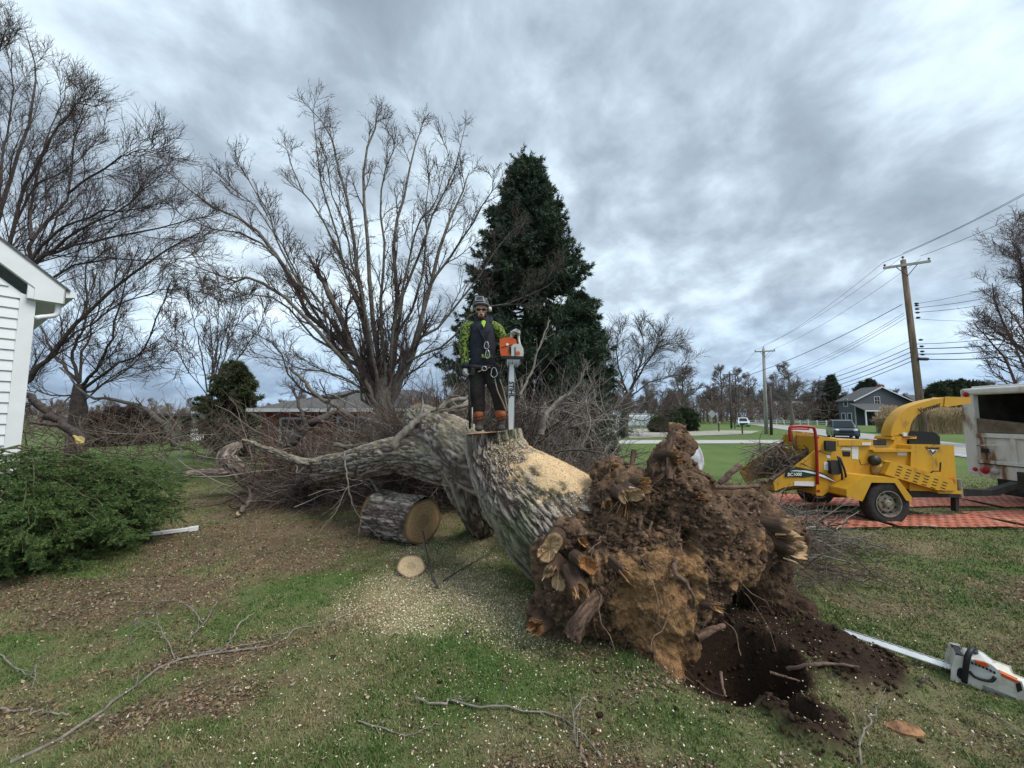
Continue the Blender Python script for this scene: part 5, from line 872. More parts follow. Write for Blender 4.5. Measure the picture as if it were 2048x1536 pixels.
m=MB(); m.lathe(P(1846,718,YP-.25),(1,0,-.02),[(.07,-.25),(.09,-.2),(.09,.22),(.06,.3)],10); m.build('splice_box',blk,pl1,smooth=True)
m=MB()
for py in (609,613,620,627,637,681,694,704,710): 
    q=P(1806+(py-520)*.12+9,py,YP); m.lathe(q+A(0,-.2,0),(1,-.3,0),[(.045,-.08),(.06,-.02),(.06,.03),(.03,.09)],8)
m.build('insulator',ins,pl1,smooth=True)
g2_=P(1527,697,43); b2_=P(1533,868,43); b2_[2]=0; pole('utility_pole','weathered grey utility pole beside the road drive',g2_,b2_,.20,.14,gwood,(1.9,-.6,0))
g3_=P(1540,772,41); b3_=P(1543,873,41); b3_[2]=0; pole('utility_pole','short dark stub pole right of the grey pole',g3_,b3_,.15,.13,dwood)
fp=[(1459,745,1463,857,62,.16,'dark utility pole with crossarm left of the white car'),(1423,783,1425,842,100,.2,'distant utility pole behind the stop sign'),(1401,793,1401,846,118,.2,'slim distant utility pole left of the stop sign'),(1387,803,1387,845,140,.2,'second slim distant utility pole from the root plate tip'),(1378,802,1378,842,170,.22,'faintest utility pole at the far end of the road')]
tops=[]
for (x0,y0,x1,y1,Y,r_,lb) in fp: a_=P(x0,y0,Y);b_=P(x1,y1,Y);b_[2]=0; tops.append(a_); pole('utility_pole',lb,a_,b_,r_,r_*.8,dwood,(2.2,-.6,0))
def cable(a,b,sag,r_,label,name='overhead_wire',group='overhead wires'):
    a=np.array(a);b=np.array(b); n=22; t=np.linspace(0,1,n)[:,None]; p=a*(1-t)+b*t; p[:,2]-=(4*t*(1-t))[:,0]*sag; T=TB(); T.add(p[None],np.full((1,n),r_),4); o=T.build(name,wire,loc=tuple(a)); tag(o,label,'wire',group); return o
for k,(pa,pb) in enumerate([((1766,525),(1511,700)),((1806,512),(1527,690)),((1842,517),(1542,700))]): cable(P(*pa,YP),P(*pb,43),.5,.011,'thin high power line from the brown pole crossarm to the grey pole, '+('left arm end','pole top','right arm end')[k])
for k,(pa,pb) in enumerate([((1766,525),(2350,215)),((1806,506),(2350,205)),((1841,512),(2350,260))]): cable(P(*pa,YP),P(*pb,14),.35,.012,'thin high power line rising to the upper right from the '+('left crossarm end','brown pole top','right crossarm end')[k])
for k,(pa,pb,r_) in enumerate([((1808,626),(1533,752),.010),((1809,630),(1533,757),.012),((1811,636),(1533,763),.012)]): cable(P(*pa,YP),P(*pb,43),.6,.012,('upper','middle','lower')[k]+' of three medium wires between the brown and grey poles')
for k,(pa,pb) in enumerate([((1821,681),(1535,778)),((1821,695),(1535,782)),((1822,704),(1536,790)),((1823,714),(1536,798)),((1824,722),(1540,803))]): cable(P(*pa,YP),P(*pb,43),.55,.020 if k else .010,('topmost','second','third','fourth','lowest')[k]+' of the five low cables between the brown and grey poles')
for k,(pa,pb,r_) in enumerate([((1829,608),(2300,470),.010),((1829,616),(2300,508),.012),((1829,625),(2300,530),.012),((1829,637),(2300,612),.008)]): cable(P(*pa,YP),P(*pb,15),.35,r_,('topmost','second','third','lowest')[k]+' of four thin wires going right from the middle of the brown pole')
for k,(pa,pb,r_) in enumerate([((1834,688),(2300,620),.014),((1834,697),(2300,640),.022),((1835,708),(2300,655),.022),((1836,718),(2300,675),.022)]): cable(P(*pa,YP),P(*pb,15),.3,r_,('topmost','second','third','lowest')[k]+' of the four low cables going right from the brown pole')
cable(P(1804,609,YP),P(1290,782,46),1.6,.020,'long dark service cable sagging from the brown pole to the left trees',group=None)
for a_,b_ in zip([g2_]+tops[:-1],tops):
    for dx in (-1,1): cable(a_+A(dx,-.1,-.3),b_+A(dx,-.1,-.3),.8,.016,'distant power line between the poles along the road')
for k in range(3): cable(P(1545,779+k*6,41),P(1640,781+k*7,60),.3,.02,('upper','middle','lower')[k]+' short wire running right from the dark stub pole')
# ---------------- sign, mailboxes
sg=thing('road_sign','back of a diamond shaped road sign on a post near the far poles','road sign',tuple(P(1424,846,70)*A(1,1,0))); q=P(1424,828,70); m=MB(); m.prism([q+A(-.75,0,0),q+A(0,0,-.75),q+A(.75,0,0),q+A(0,0,.75)],(0,.03,0)); m.build('sign_plate',smat('sign_back',(.35,.36,.36),.5,.2),sg); bx('post',gwood,sg,q[0]-.06,q[0]+.06,70.05,70.15,0,q[2]+.4)
def mailbox(label,px,py,Y,h,bx_=True):
    b=P(px,py,Y); b[2]=0; t=thing('mailbox',label,'mailbox',tuple(b)); bx('post',dwood,t,b[0]-.06,b[0]+.06,Y-.06,Y+.06,0,h)
    m=MB(); m.prism([(b[0]-.12,Y-.3,h),(b[0]+.12,Y-.3,h),(b[0]+.12,Y-.3,h+.14),(b[0]+.07,Y-.3,h+.23),(b[0]-.07,Y-.3,h+.23),(b[0]-.12,Y-.3,h+.14)],(0,.5,0)); m.build('box',smat('mailbox_metal',(.3,.3,.3),.4,.4) if bx_ else blk,t)
mailbox('pale mailbox on a dark post beside the gravel drive',1438,862,50,1.05); mailbox('low black mailbox on a post beside the road drive',1485,869,43,1.0,False); mailbox('small dark mailbox left of the white car',1470,858,60,1.0,False)
# ---------------- cars
def car(name,label,x,y,hd,body,L_=4.2,Wd=1.8,Hh=1.62):
    t=thing(name,label,'car',(x,y,0)); f=A(math.cos(hd),math.sin(hd),0); s=A(-f[1],f[0],0)
    def q(a,b,c): return A(x,y,0)+f*a+s*b+A(0,0,c)
    h=Hh; l=L_/2; W2_=Wd/2
    prof=[(-l,.35),(-l,.75),(-l+.08,.95),(-l+.25,h-.12),(-l+.5,h),(0.1,h),(.45,h-.06),(1.05,1.02),(l-.25,.93),(l-.03,.78),(l,.45),(l-.1,.28),(-l+.1,.28)]
    low=[(-l,.35),(-l,.75),(-l+.06,.95),(1.05,.99),(l-.3,.92),(l-.04,.78),(l,.45),(l-.1,.28),(-l+.1,.28)]
    m=MB(); m.prism([q(a,-W2_,c) for a,c in low],tuple(s*Wd)); m.build('body',body,t,bevel=.05)
    cab=[(-l+.05,.96),(-l+.28,h-.1),(-l+.55,h),(.15,h),(.5,h-.08),(1.1,.98)]
    V=[q(a,-W2_+.06+.16*(c-.95)/(h-.95),c) for a,c in cab]+[q(a,W2_-.06-.16*(c-.95)/(h-.95),c) for a,c in cab]; n=len(cab); F=[tuple(range(n))[::-1],tuple(range(n,2*n))]+[(i,(i+1)%n,(i+1)%n+n,i+n) for i in range(n)]
    m=MB(); m.add(V,F); m.build('cabin',body,t,bevel=.03)
    cg=smat('car_glass',(.015,.02,.024),.08,spec=.7)
    m=MB(); e=.012; m.add([q(1.10+e,-.68,1.02),q(1.10+e,.68,1.02),q(.53+e,.60,h-.11),q(.53+e,-.60,h-.11)],[(0,1,2,3)]); m.build('windscreen',cg,t)
    for sd in (-1,1):
        def sw(a,c): return q(a,sd*(W2_-.06-.16*(c-.95)/(h-.95)+.014),c)
        for a0,a1,b0,b1 in ((.92,.08,.45,.08),(.0,-.95,.0,-.95),(-1.03,-1.7,-1.03,-1.5)):
            m=MB(); m.add([sw(a0,1.02),sw(a1,1.02),sw(b1,h-.14),sw(b0,h-.14)],[(0,1,2,3)]); m.build('window',cg,t)
        for a in (-l+.8,l-.78):
            wheel(tuple(q(a,sd*(W2_-.09),.33)),tuple(-s*sd),.335,.2,t,hub=False)
        m=MB(); c=q(l-.08,sd*.62,.78); m.ell(c,(.13,.17,.09),10,6,(0,0,hd)); m.build('headlight',smat('headlamp',(.75,.77,.78),.1),t,smooth=True)
        m=MB(); c=q(.85,sd*(W2_+.06),1.05); m.ell(c,(.07,.1,.07),8,6,(0,0,hd)); m.build('mirror',body,t,smooth=True)
    m=MB(); m.add([q(l+.012,-.5,.72),q(l+.012,.5,.72),q(l+.006,.55,.5),q(l+.006,-.55,.5)],[(0,3,2,1)]); m.add([q(l-.02,-.5,.70),q(l-.02,.5,.70),q(l-.02,.55,.5),q(l-.02,-.55,.5)],[(0,1,2,3)]); m.build('grille',blks,t); m=MB(); m.obox(q(l+.0,0,.36),(.06,1.3,.12),(0,0,hd)); m.build('bumper',blks,t)
    return t
hd=math.atan2(-1,-.475); p_=P(1685,878,35.2); car('dark_suv','dark grey compact suv driving towards the camera on the road',p_[0],35.2,hd-.12,mk('car_dark',(.045,.062,.072),(.055,.075,.085),2,.25,.3,coat=.6),4.1,1.78,1.66)
p_=P(1486,853,74); car('white_minivan','white minivan far along the road',p_[0],74,hd,mk('car_white',(.65,.70,.74),(.7,.74,.78),2,.3,coat=.5),4.6,1.9,1.7)
# ---------------- reeds and background trees
r=np.random.default_rng(200); n=16000; x0=P(1800,860,44)[0]; x1=P(1945,860,44)[0]+3; x=x0+(x1-x0)*r.random(n); y=43+4*r.random(n); h=(2.7+.9*r.random(n))*np.clip(.72+.35*(x-x0)/2,.6,1); az=r.random(n)*6.28; l=r.random(n)*.9; h=h*(.82+.22*fb2(x,y,.7,3,5))
Pp=np.stack([np.stack([x+np.cos(az)*l*t**1.5,y+np.sin(az)*l*t**1.5,h*t],-1) for t in (0,.35,.7,.88,1)],1); Rr=np.stack([0*x+.010,0*x+.010,0*x+.010,0*x+.028,0*x+.008],1); T=TB(); T.add(Pp,Rr,3); tag(T.build('tall_reeds',mk('reed',(.25,.17,.095),(.58,.45,.29),6,.95),smooth=False),'dense stand of tall tan reeds behind the chipper','reeds',kind='stuff')
fb=(mk('bark_far',(.12,.105,.092),(.17,.15,.132),2,.95),mk('twig_far',(.15,.122,.11),(.20,.17,.152),1,.95)); fbr=(fb[0],mk('twig_far_red',(.15,.10,.085),(.19,.13,.11),1,.95))
# tree right of the fir
tl=[([(1258,790),(1275,755),(1300,715),(1325,690),(1352,688)],.22,.04),([(1256,790),(1240,745),(1233,700),(1240,660)],.20,.04),([(1260,780),(1280,730),(1288,690),(1278,655)],.2,.04),([(1252,815),(1225,790),(1200,765),(1190,730)],.15,.03),([(1258,795),(1300,765),(1345,750),(1372,720)],.15,.03),([(1250,780),(1215,740),(1205,700),(1215,675)],.15,.03),([(1250,830),(1285,842),(1310,832),(1330,815)],.1,.03),([(1245,825),(1215,835),(1195,815)],.1,.03),([(1270,745),(1310,700),(1320,670)],.12,.03)]
limbs_tree('bare_tree','bare rounded tree with a leaning trunk right of the tall conifer',(P(1243,870,39)[0],39,0),39,([(1246,862),(1250,830),(1257,785)],.55,.34),tl,(barkd,twig),[(13,.12,1,.65,4.2,6,.5,.12,.2,4,.026),(9,.1,1,.65,2.0,5,.6,.16,.2,3,.018),(5,.1,1,.6,.9,4,.7,.2,.2,3,.014)],51,jy=3)
def place(proto,px,Y,sc_,label,rot,group): p=P(px,840,Y); return dup(proto,(p[0],Y,0),label,group,(0,0,rot),sc_)
protos=[bare_tree('bare_tree','large bare oak standing in front of the white cottage',(P(1584,838,82)[0],82,0),14.2,5.8,301,fb,n1=15,n2=8,n3=7,n4=3,rmin=.026,tr=.45,clear=.25,ang=.8),
 bare_tree('bare_tree','bare tree arching over the road behind the rounded tree',(P(1368,842,66)[0],66,0),10.6,6.5,302,fb,n1=12,n2=9,n3=7,n4=3,rmin=.024,tr=.35,upb=.35,clear=.25,ang=.9),
 bare_tree('bare_tree','bare tree at the right edge beyond the truck',(P(2085,860,25)[0],25,0),15.2,6.5,303,(barkd,mk('twig_red',(.085,.05,.045),(.14,.095,.085),3,.95)),n1=17,n2=11,n3=10,n4=5,rmin=.009,tr=.2,clear=.12,ang=.75)]
far_lb='grey brown bare tree in the distant wood across the road'; r=np.random.default_rng(77)
for k in range(34):
    px=1405+ (1690-1405)*k/33+r.normal()*4; Y=105+60*r.random(); place(protos[k%2],px,Y,.72+.45*r.random()+(.15 if 1440<px<1560 else 0),far_lb,r.random()*6.28,'bare trees of the distant wood')
for k in range(20): place(protos[k%2],1180+r.random()*200,85+40*r.random(),.55+.3*r.random(),'bare tree in the distance behind the white greenhouse',r.random()*6.28,'bare trees behind the greenhouse')
for k in range(34): place(protos[k%2],1690+360*k/33,120+40*r.random(),.6+.42*r.random(),'bare tree on the skyline behind the grey house',r.random()*6.28,'bare trees behind the grey house')
for k in range(44): place(protos[k%2],-60+640*k/43+r.normal()*6,62+35*r.random(),.26+.22*r.random(),'low bare tree on the left skyline',r.random()*6.28,'bare trees on the left skyline')
for k in range(14): place(protos[k%2],560+480*k/13,60+35*r.random(),.34+.25*r.random(),'bare tree on the skyline behind the brush pile',r.random()*6.28,'bare trees behind the brush pile')
brush('far_thicket','brown undergrowth below the distant wood',2600,reg(30,85,92,112,lambda x,y:4.5+0*x),71,(.03,.08),(2,4.5),twig,.7,sub=4,cat='thicket')
brush('far_thicket','brown undergrowth along the left skyline',2600,reg(-85,-10,48,60,lambda x,y:2.3+0*x),72,(.02,.05),(1.2,2.6),barkr,.7,sub=4,cat='thicket')
brush('far_thicket','brown undergrowth on the skyline behind the grey house',1500,reg(85,175,112,120,lambda x,y:4.5+0*x),73,(.03,.08),(2,4.5),twig,.7,sub=4,cat='thicket')
def ever(px,Y,h,w,label,seed,nb=90,dn=500,sz=.5,prof=None,c1=(.035,.05,.028),c2=(.075,.09,.045)):
    p=P(px,840,Y); conifer('evergreen_tree',label,(p[0],Y,0),h,prof or [(0,w*.8),(.12,w),(.5,w*.62),(.8,w*.3),(1,.1)],seed,nbr=nb,dens=dn,size=sz,c1=c1,c2=c2,trunkr=.25)
ever(1668,98,12.0,4.0,'tall pointed evergreen left of the grey house',81,dn=1400,sz=.36); ever(1741,96,10.6,3.1,'rounded evergreen rising behind the grey house roof',82,dn=900,sz=.45,prof=[(0,2.5),(.4,3.1),(.75,2.7),(.93,1.6),(1,.4)]); ever(1764,100,8.6,2.3,'small evergreen beside the brick chimney',83,dn=400)
for k,(px,h) in enumerate(((1878,8.2),(1897,9),(1915,8.4),(1930,9.4),(1948,8.6),(1965,9.0))): ever(px,78+3*(k%2),h,2.6,['dark evergreen first in the row left of the truck','dark evergreen second in the row left of the truck','dark evergreen third in the row left of the truck','dark evergreen fourth in the row left of the truck','dark evergreen fifth in the row left of the truck','dark evergreen partly hidden by the truck roof'][k],84+k,dn=450,prof=[(0,2.4),(.35,2.9),(.7,2.0),(.9,1.1),(1,.2)])
def shrub(px,Y,h,w,label,seed,c1=(.035,.055,.025),c2=(.07,.10,.04),cat='shrub',sz=.22,dn=900): p=P(px,840,Y); conifer('evergreen_shrub',label,(p[0],Y,0),h,[(0,w*.85),(.3,w),(.7,w*.8),(.92,w*.45),(1,.1)],seed,nbr=90,dens=dn,size=sz,c1=c1,c2=c2,trunkr=.08,cat=cat)
shrub(1340,50,2.5,1.7,'dark green shrub at the right end of the greenhouse',95); shrub(1368,52,2.9,1.9,'dark green shrub under the tree arching over the road',96); shrub(1318,48,1.6,1.2,'low dark shrub in front of the greenhouse end wall',97)
shrub(242,27,2.3,2.3,'dark rounded bare shrub beside the small white outbuilding',98,(.05,.032,.028),(.095,.065,.055),sz=.2,dn=1400)
# ---------------- people and saws
def fuse(name,m,mat,parent,voxel=.01,smooth=6,col=None):
    me=bpy.data.meshes.new('t'); me.from_pydata(m.v,[],m.f); o=bpy.data.objects.new('t',me); C.objects.link(o)
    r_=o.modifiers.new('r','REMESH'); r_.mode='VOXEL'; r_.voxel_size=voxel; s=o.modifiers.new('s','SMOOTH'); s.iterations=smooth; s.factor=.6
    bpy.context.view_layer.update(); me2=bpy.data.meshes.new_from_object(o.evaluated_get(bpy.context.evaluated_depsgraph_get())); bpy.data.objects.remove(o)
    V=np.empty(len(me2.vertices)*3); me2.vertices.foreach_get('co',V); V=V.reshape(-1,3)
    if col is not None:
        a=me2.attributes.new('Col','FLOAT_COLOR','POINT'); c4=np.ones((len(V),4),np.float32); c4[:,:3]=col(V); a.data.foreach_set('color',c4.ravel())
    off=OFF.get(parent.name,np.zeros(3)); me2.transform(Matrix.Translation(-Vector(off))); me2.materials.clear(); me2.name=name
    return link(name,me2,mat,parent,True)
def limb_(m,pts,rs,k=12,n=14): p=resample(pts,n); r=np.interp(np.linspace(0,1,n),np.linspace(0,1,len(rs)),rs); m.tube(p,r,k); m.ell(p[0],(r[0],)*3,12,8); m.ell(p[-1],(r[-1],)*3,12,8)
YM=5.25
def z6(x,y,d=0): return P(880+x*.2214,560+y*.2214,YM+d)
skin=mk('skin',(.55,.33,.25),(.62,.39,.30),30,.6); glove=mk('grey_glove',(.26,.27,.26),(.42,.43,.41),25,.9,bump=.3,bscale=80); navy=mk('jacket_navy',(.010,.013,.022),(.022,.026,.038),9,.85,bump=.5,bscale=18); trou=mk('black_trousers',(.010,.009,.009),(.026,.023,.021),10,.9,bump=.8,bscale=14)
camo=bpy.data.materials.new('lime_camouflage'); camo.use_nodes=True; t_=camo.node_tree; tc_=N('ShaderNodeTexCoord',t_); vo=N('ShaderNodeTexNoise',t_); vo.inputs['Scale'].default_value=34; vo.inputs['Detail'].default_value=2; L(tc_.outputs['Object'],vo.inputs['Vector'],t_)
L(ramp(vo.outputs[0],[(.0,(.012,.02,.008)),(.44,(.02,.03,.01)),(.49,(.16,.24,.03)),(.60,(.23,.32,.05)),(.66,(.02,.03,.01))],t_,'CONSTANT'),t_.nodes['Principled BSDF'].inputs['Base Color'],t_); t_.nodes['Principled BSDF'].inputs['Roughness'].default_value=.85
lime=smat('lime_shirt',(.35,.62,.05),.8); hair=mk('brown_beard',(.045,.022,.012),(.10,.05,.03),60,.9); hel=mk('helmet_grey',(.035,.037,.042),None,rough=.35); hl=smat('helmet_line',(.3,.31,.32),.5); muff=smat('ear_muff_white',(.6,.6,.57),.5); silver=smat('silver_metal',(.5,.5,.5),.25,.9); gait=mk('gaiter_orange',(.30,.085,.035),(.42,.14,.055),14,.8,bump=.5,bscale=30); boot=mk('boot_dark',(.035,.032,.030),(.08,.07,.06),14,.8,bump=.3)
pz=z6(450,1365); man=thing('person','bearded worker in grey helmet and lime camouflage sleeves standing on the felled trunk','person',tuple(pz))
m=MB()
hc=z6(373,262); 
m.ell(hc,(.074,.092,.108),18,14); m.ell(z6(374,318,-.015),(.056,.066,.052),14,10); m.tube([z6(385,330,.02),z6(390,390,.03)],[.052,.062],14)
m.ell(z6(373,288,-.092),(.012,.018,.020),8,6); m.ell(z6(373,276,-.088),(.009,.012,.022),8,6)   # nose
m.ell(z6(373,318,-.078),(.024,.012,.008),8,6)
for s in (-1,1): m.ell(hc+A(.076*s,.01,-.005),(.012,.02,.03),8,6)
m.tube([z6(390,380,.03),z6(388,560,.02),z6(385,740,.02),z6(390,830,.02)],[.055,.085,.08,.085],16)
Ls=z6(262,415,.02); Rs_=z6(500,420,.02); limb_(m,[Ls,z6(208,600,.02),z6(228,790,-.02)],[.052,.042,.030]); limb_(m,[Rs_,z6(585,545,.0),z6(648,502,-.2)],[.052,.042,.030])
limb_(m,[z6(335,820,.02),z6(338,1000,.0),z6(345,1290,.03)],[.085,.062,.04]); limb_(m,[z6(465,820,.02),z6(520,1000,.0),z6(560,1285,.03)],[.085,.062,.04]); m.ell(z6(345,1345,-.02),(.045,.12,.035)); m.ell(z6(562,1340,-.02),(.045,.12,.035))
fuse('body',m,skin,man,.0085,4)
m=MB(); limb_(m,[z6(385,395,.03),z6(385,470,.02),z6(385,600,.02),z6(385,700,.02),z6(385,760,.02)],[.13,.185,.182,.172,.175],20)
for v_ in range(len(m.v)): q=m.v[v_]; m.v[v_]=(q[0],(q[1]-YM-.02)*.70+YM+.02,q[2])
m.ell(z6(290,425,.02),(.085,.07,.07)); m.ell(z6(478,428,.02),(.085,.07,.07)); fuse('jacket',m,navy,man,.010,5)
m=MB(); m.tube(resample([z6(340,372,-.03),z6(325,345,.03),z6(360,335,.11),z6(430,335,.11),z6(462,350,.04),z6(445,390,-.03),z6(400,425,-.09)],16),[.02,.026,.03,.032,.034,.03,.014]*2+[.014]*2,8); fuse('hood',m,navy,man,.009,3)
m=MB(); m.add([z6(372,385,-.115),z6(415,378,-.105),z6(398,428,-.125)],[(0,1,2)]); m.ell(z6(393,388,-.03),(.045,.05,.035)); m.build('shirt',lime,man,smooth=True)
def sleeve(pts,rs): m=MB(); limb_(m,pts,rs,16,18); r=np.random.default_rng(3); return fuse('sleeve',m,camo,man,.009,3)
sleeve([z6(285,405,.02),z6(243,440,.02),z6(215,590,.02),z6(222,700,.0),z6(228,760,-.02)],[.062,.084,.072,.060,.050]); sleeve([z6(480,408,.02),z6(522,445,.02),z6(582,545,.02),z6(638,508,-.17)],[.062,.082,.066,.048])
m=MB(); m.tube([z6(228,750,-.02),z6(230,800,-.02)],[.050,.046],14); m.build('cuff',navy,man,smooth=True)
def hand(name,w0,dirv,palmn,side,curl,mat,parent):
    """five-fingered gloved hand: w0 wrist, dirv along the palm, palmn palm normal, side = thumb side"""
    d=nrm(np.array(dirv,float)); pn=nrm(np.array(palmn,float)); sd=nrm(np.cross(d,pn))*side; m=MB()
    c=w0+d*.05; m.tube([w0-d*.01,w0+d*.03,w0+d*.085],[.030,.037,.036],12)
    for k,(o,l) in enumerate(((.032,.070),(.012,.080),(-.010,.075),(-.030,.060))):
        b=w0+d*.08+sd*o; p=[b]; a=0
        for j,f in enumerate((.42,.32,.26)): a+=curl*(1,1.25,1.1)[j]; q=d*math.cos(a)+pn*math.sin(a); p.append(p[-1]+q*l*f*1.15)
        m.tube(p,[.013,.0125,.011,.0095],8); m.ell(p[-1],(.0095,)*3,8,6)
    b=w0+d*.035+sd*.034; p=[b,b+sd*.022+d*.022+pn*.014,b+sd*.020+d*.045+pn*.034,b+sd*.008+d*.060+pn*.046]; m.tube(p,[.016,.014,.012,.010],8); m.ell(p[-1],(.010,)*3,8,6)
    return fuse(name,m,mat,parent,.0045,2)
hand('glove',z6(228,800,-.03),(.06,-.12,-1),(.9,-.25,0),1,.75,glove,man); hand('glove',z6(648,484,-.22),(.85,-.10,.42),(.25,-.1,-.9),-1,.75,glove,man)
def leg(pts,rs): m=MB(); limb_(m,pts,rs,16,18); return m
m=leg([z6(338,800,.02),z6(332,900,.0),z6(338,1010,-.01),z6(345,1160,.02)],[.118,.110,.102,.096]); m2=leg([z6(455,800,.02),z6(478,900,.0),z6(520,1010,-.01),z6(550,1150,.02)],[.118,.110,.102,.096]); m.add(m2.v,m2.f); m.ell(z6(392,800,.02),(.17,.125,.11))
for x_,y_ in ((320,1090),(362,1120),(530,1080),(560,1110),(335,1040)): m.ell(z6(x_,y_,-.05),(.05,.035,.02))
fuse('trousers',m,trou,man,.010,3)
for cx_ in (346,548):
    m=MB(); m.tube([z6(cx_,1148,.01),z6(cx_,1200,.01),z6(cx_+4,1262,.01)],[.073,.072,.062],16); g=m.build('gaiter',gait,man,smooth=True); m=MB(); m.tube([z6(cx_,1170,.01),z6(cx_,1176,.01)],[.077,.077],16); m.tube([z6(cx_,1235,.01),z6(cx_+2,1243,.01)],[.072,.072],16); m.build('strap',blk,g)
    m=MB(); m.tube([z6(cx_+4,1255,.02),z6(cx_+6,1320,.02)],[.060,.055],14); m.ell(z6(cx_+6,1340,-.05),(.058,.135,.042)); m.ell(z6(cx_+6,1350,-.02),(.055,.15,.022)); fuse('boot',m,boot,man,.009,3)
# face, helmet
m=MB(); m.ell(z6(374,342,-.034),(.050,.058,.032),16,10); m.ell(z6(373,311,-.083),(.030,.012,.008),10,6)
for s in (-1,1): m.ell(z6(374+s*40,312,-.035),(.013,.034,.036),8,6)
fuse('beard',m,hair,man,.006,2)
m=MB(); 
for s in (-1,1):
    m.ell(z6(373+s*27,266,-.082),(.031,.016,.019),14,8); m.beam(z6(373+s*50,264,-.075),z6(373+s*58,262,.02),.006,.012)
m.beam(z6(355,264,-.098),z6(391,264,-.098),.008,.008); m.build('glasses',smat('dark_lens',(.008,.008,.010),.12),man,smooth=True)
hm=MB(); hm.lathe(z6(370,232,.012),(0,-.12,1),[(.001,.125),(.045,.118),(.085,.090),(.108,.045),(.115,.0),(.112,-.012)],28); ho=hm.build('helmet',hel,man,smooth=True); ho.data.transform(Matrix.Identity(4))
m=MB(); m.prism([z6(300,226,-.07),z6(320,222,-.125),z6(370,218,-.145),z6(420,222,-.125),z6(438,226,-.07)],(0,.0,.012)); m.build('helmet_brim',hel,ho)
m=MB(); 
for a_,b_ in (((325,150),(322,185)),((388,150),(392,185)),((325,150),(388,150)),((322,185),(392,185))): m.beam(z6(*a_,-.072-.0009*(a_[1]-150)),z6(*b_,-.072-.0009*(b_[1]-150)),.01,.01)
m.build('helmet_vent',hl,ho)
m=MB(); m.tube(resample([z6(290,232,-.045),z6(330,208,-.10),z6(370,204,-.115),z6(410,208,-.10),z6(448,232,-.045)],12),.006,6); m.build('helmet_band',hl,ho)
for s,x_ in ((-1,292),(1,450)): m=MB(); m.lathe(z6(x_,265,.02),(s,-.1,0),[(.034,-.015),(.037,0),(.030,.022),(.001,.028)],16); m.build('ear_muff',muff,man,smooth=True)
# harness
har=mk('harness_black',(.012,.012,.013),(.03,.03,.03),20,.8)
m=MB()
for a_,b_ in (((340,420),(415,555)),((470,420),(418,555)),((420,555),(425,700))): m.beam(z6(*a_,-.118),z6(*b_,-.135),.035,.006)
m.build('chest_strap',har,man); m=MB(); m.tube(resample([z6(262,780,.02),z6(300,785,-.08),z6(380,790,-.135),z6(460,785,-.10),z6(510,775,.02),z6(460,775,.12),z6(330,775,.14),z6(262,780,.02)],24),.028,8); m.build('harness_belt',har,man,smooth=True)
def carab(cx_,cy_,w_,h_,d,mt=silver): m=MB(); q=[z6(cx_+w_*math.cos(a)*(1 if math.sin(a)<0 else .75),cy_-h_*math.sin(a),d) for a in np.linspace(0,2*math.pi,15)]; m.tube(q,.0065,6,cap=False); m.build('carabiner',mt,man,smooth=True)
carab(420,590,24,32,-.155); carab(430,670,22,38,-.16); carab(488,835,32,45,-.17); carab(400,800,26,20,-.165)
m=MB(); m.obox(z6(425,690,-.14),(.15,.03,.055)); m.build('pouch',camo,man,bevel=.012); m=MB(); m.obox(z6(490,900,-.12),(.05,.05,.13)); m.obox(z6(300,830,-.10),(.06,.05,.10),(0,.2,0)); m.build('tool_pouch',har,man,bevel=.01)
rope=mk('tan_rope',(.28,.22,.13),(.45,.38,.25),60,.9)
for pts in ([(495,890),(520,1000),(570,1110),(600,1190)],[(540,895),(575,1000),(595,1100),(612,1180)],[(345,830),(380,815),(410,800),(455,790)]): m=MB(); m.tube(resample([z6(a,b,-.14) for a,b in pts],12),.008,6); m.build('lanyard',rope,man,smooth=True)
pol=thing('cant_hook','black handled pole held upright in the gloved hand of the worker','tool',tuple(z6(268,1345,-.09))); m=MB(); m.tube([z6(262,840,-.07),z6(266,1100,-.08),z6(270,1345,-.09)],.016,8); m.build('handle',smat('pole_black',(.012,.012,.013),.5),pol,smooth=True); m=MB(); m.tube([z6(236,1290,-.09),z6(238,1350,-.09)],.010,6); m.tube([z6(270,1290,-.09),z6(240,1300,-.09)],.008,6); m.tube([z6(292,1150,-.09),z6(290,1330,-.09)],.009,6); m.build('hook',smat('hook_grey',(.35,.36,.35),.5,.5),pol,smooth=True)
# upright chainsaw
sorg=mk('saw_orange',(.62,.105,.018),(.52,.09,.02),9,.4); sgry=mk('saw_grey',(.50,.51,.49),(.62,.62,.60),9,.5); barm=mk('bar_metal',(.52,.54,.55),(.66,.68,.68),6,.35,.35,stretch=(1,1,.3)); chn=mk('chain_steel',(.10,.10,.10),(.22,.22,.21),60,.45,.6)
cs=thing('chainsaw','orange and grey chainsaw held upright with its bar tip resting on the trunk','chainsaw',tuple(z6(643,1365,-.2))); D=-.24
def sp_(name,pts,d,th,mat,par=cs,bevel=.008): m=MB(); m.prism([z6(a,b,d) for a,b in pts],(0,th,0)); return m.build(name,mat,par,bevel=bevel)
sp_('engine_housing',[(552,545),(580,533),(640,530),(676,548),(684,590),(656,600),(652,694),(565,690),(556,640)],D-.02,.20,sorg,bevel=.02); sp_('starter_cover',[(655,602),(676,586),(726,590),(742,620),(746,660),(740,700),(655,695)],D-.035,.18,sgry,bevel=.015)
sp_('filter_cover',[(553,606),(652,582),(652,588),(554,612)],D-.025,.01,blks,bevel=0); sp_('badge',[(598,572),(616,570),(622,596),(602,600)],D-.024,.004,whs,bevel=0)
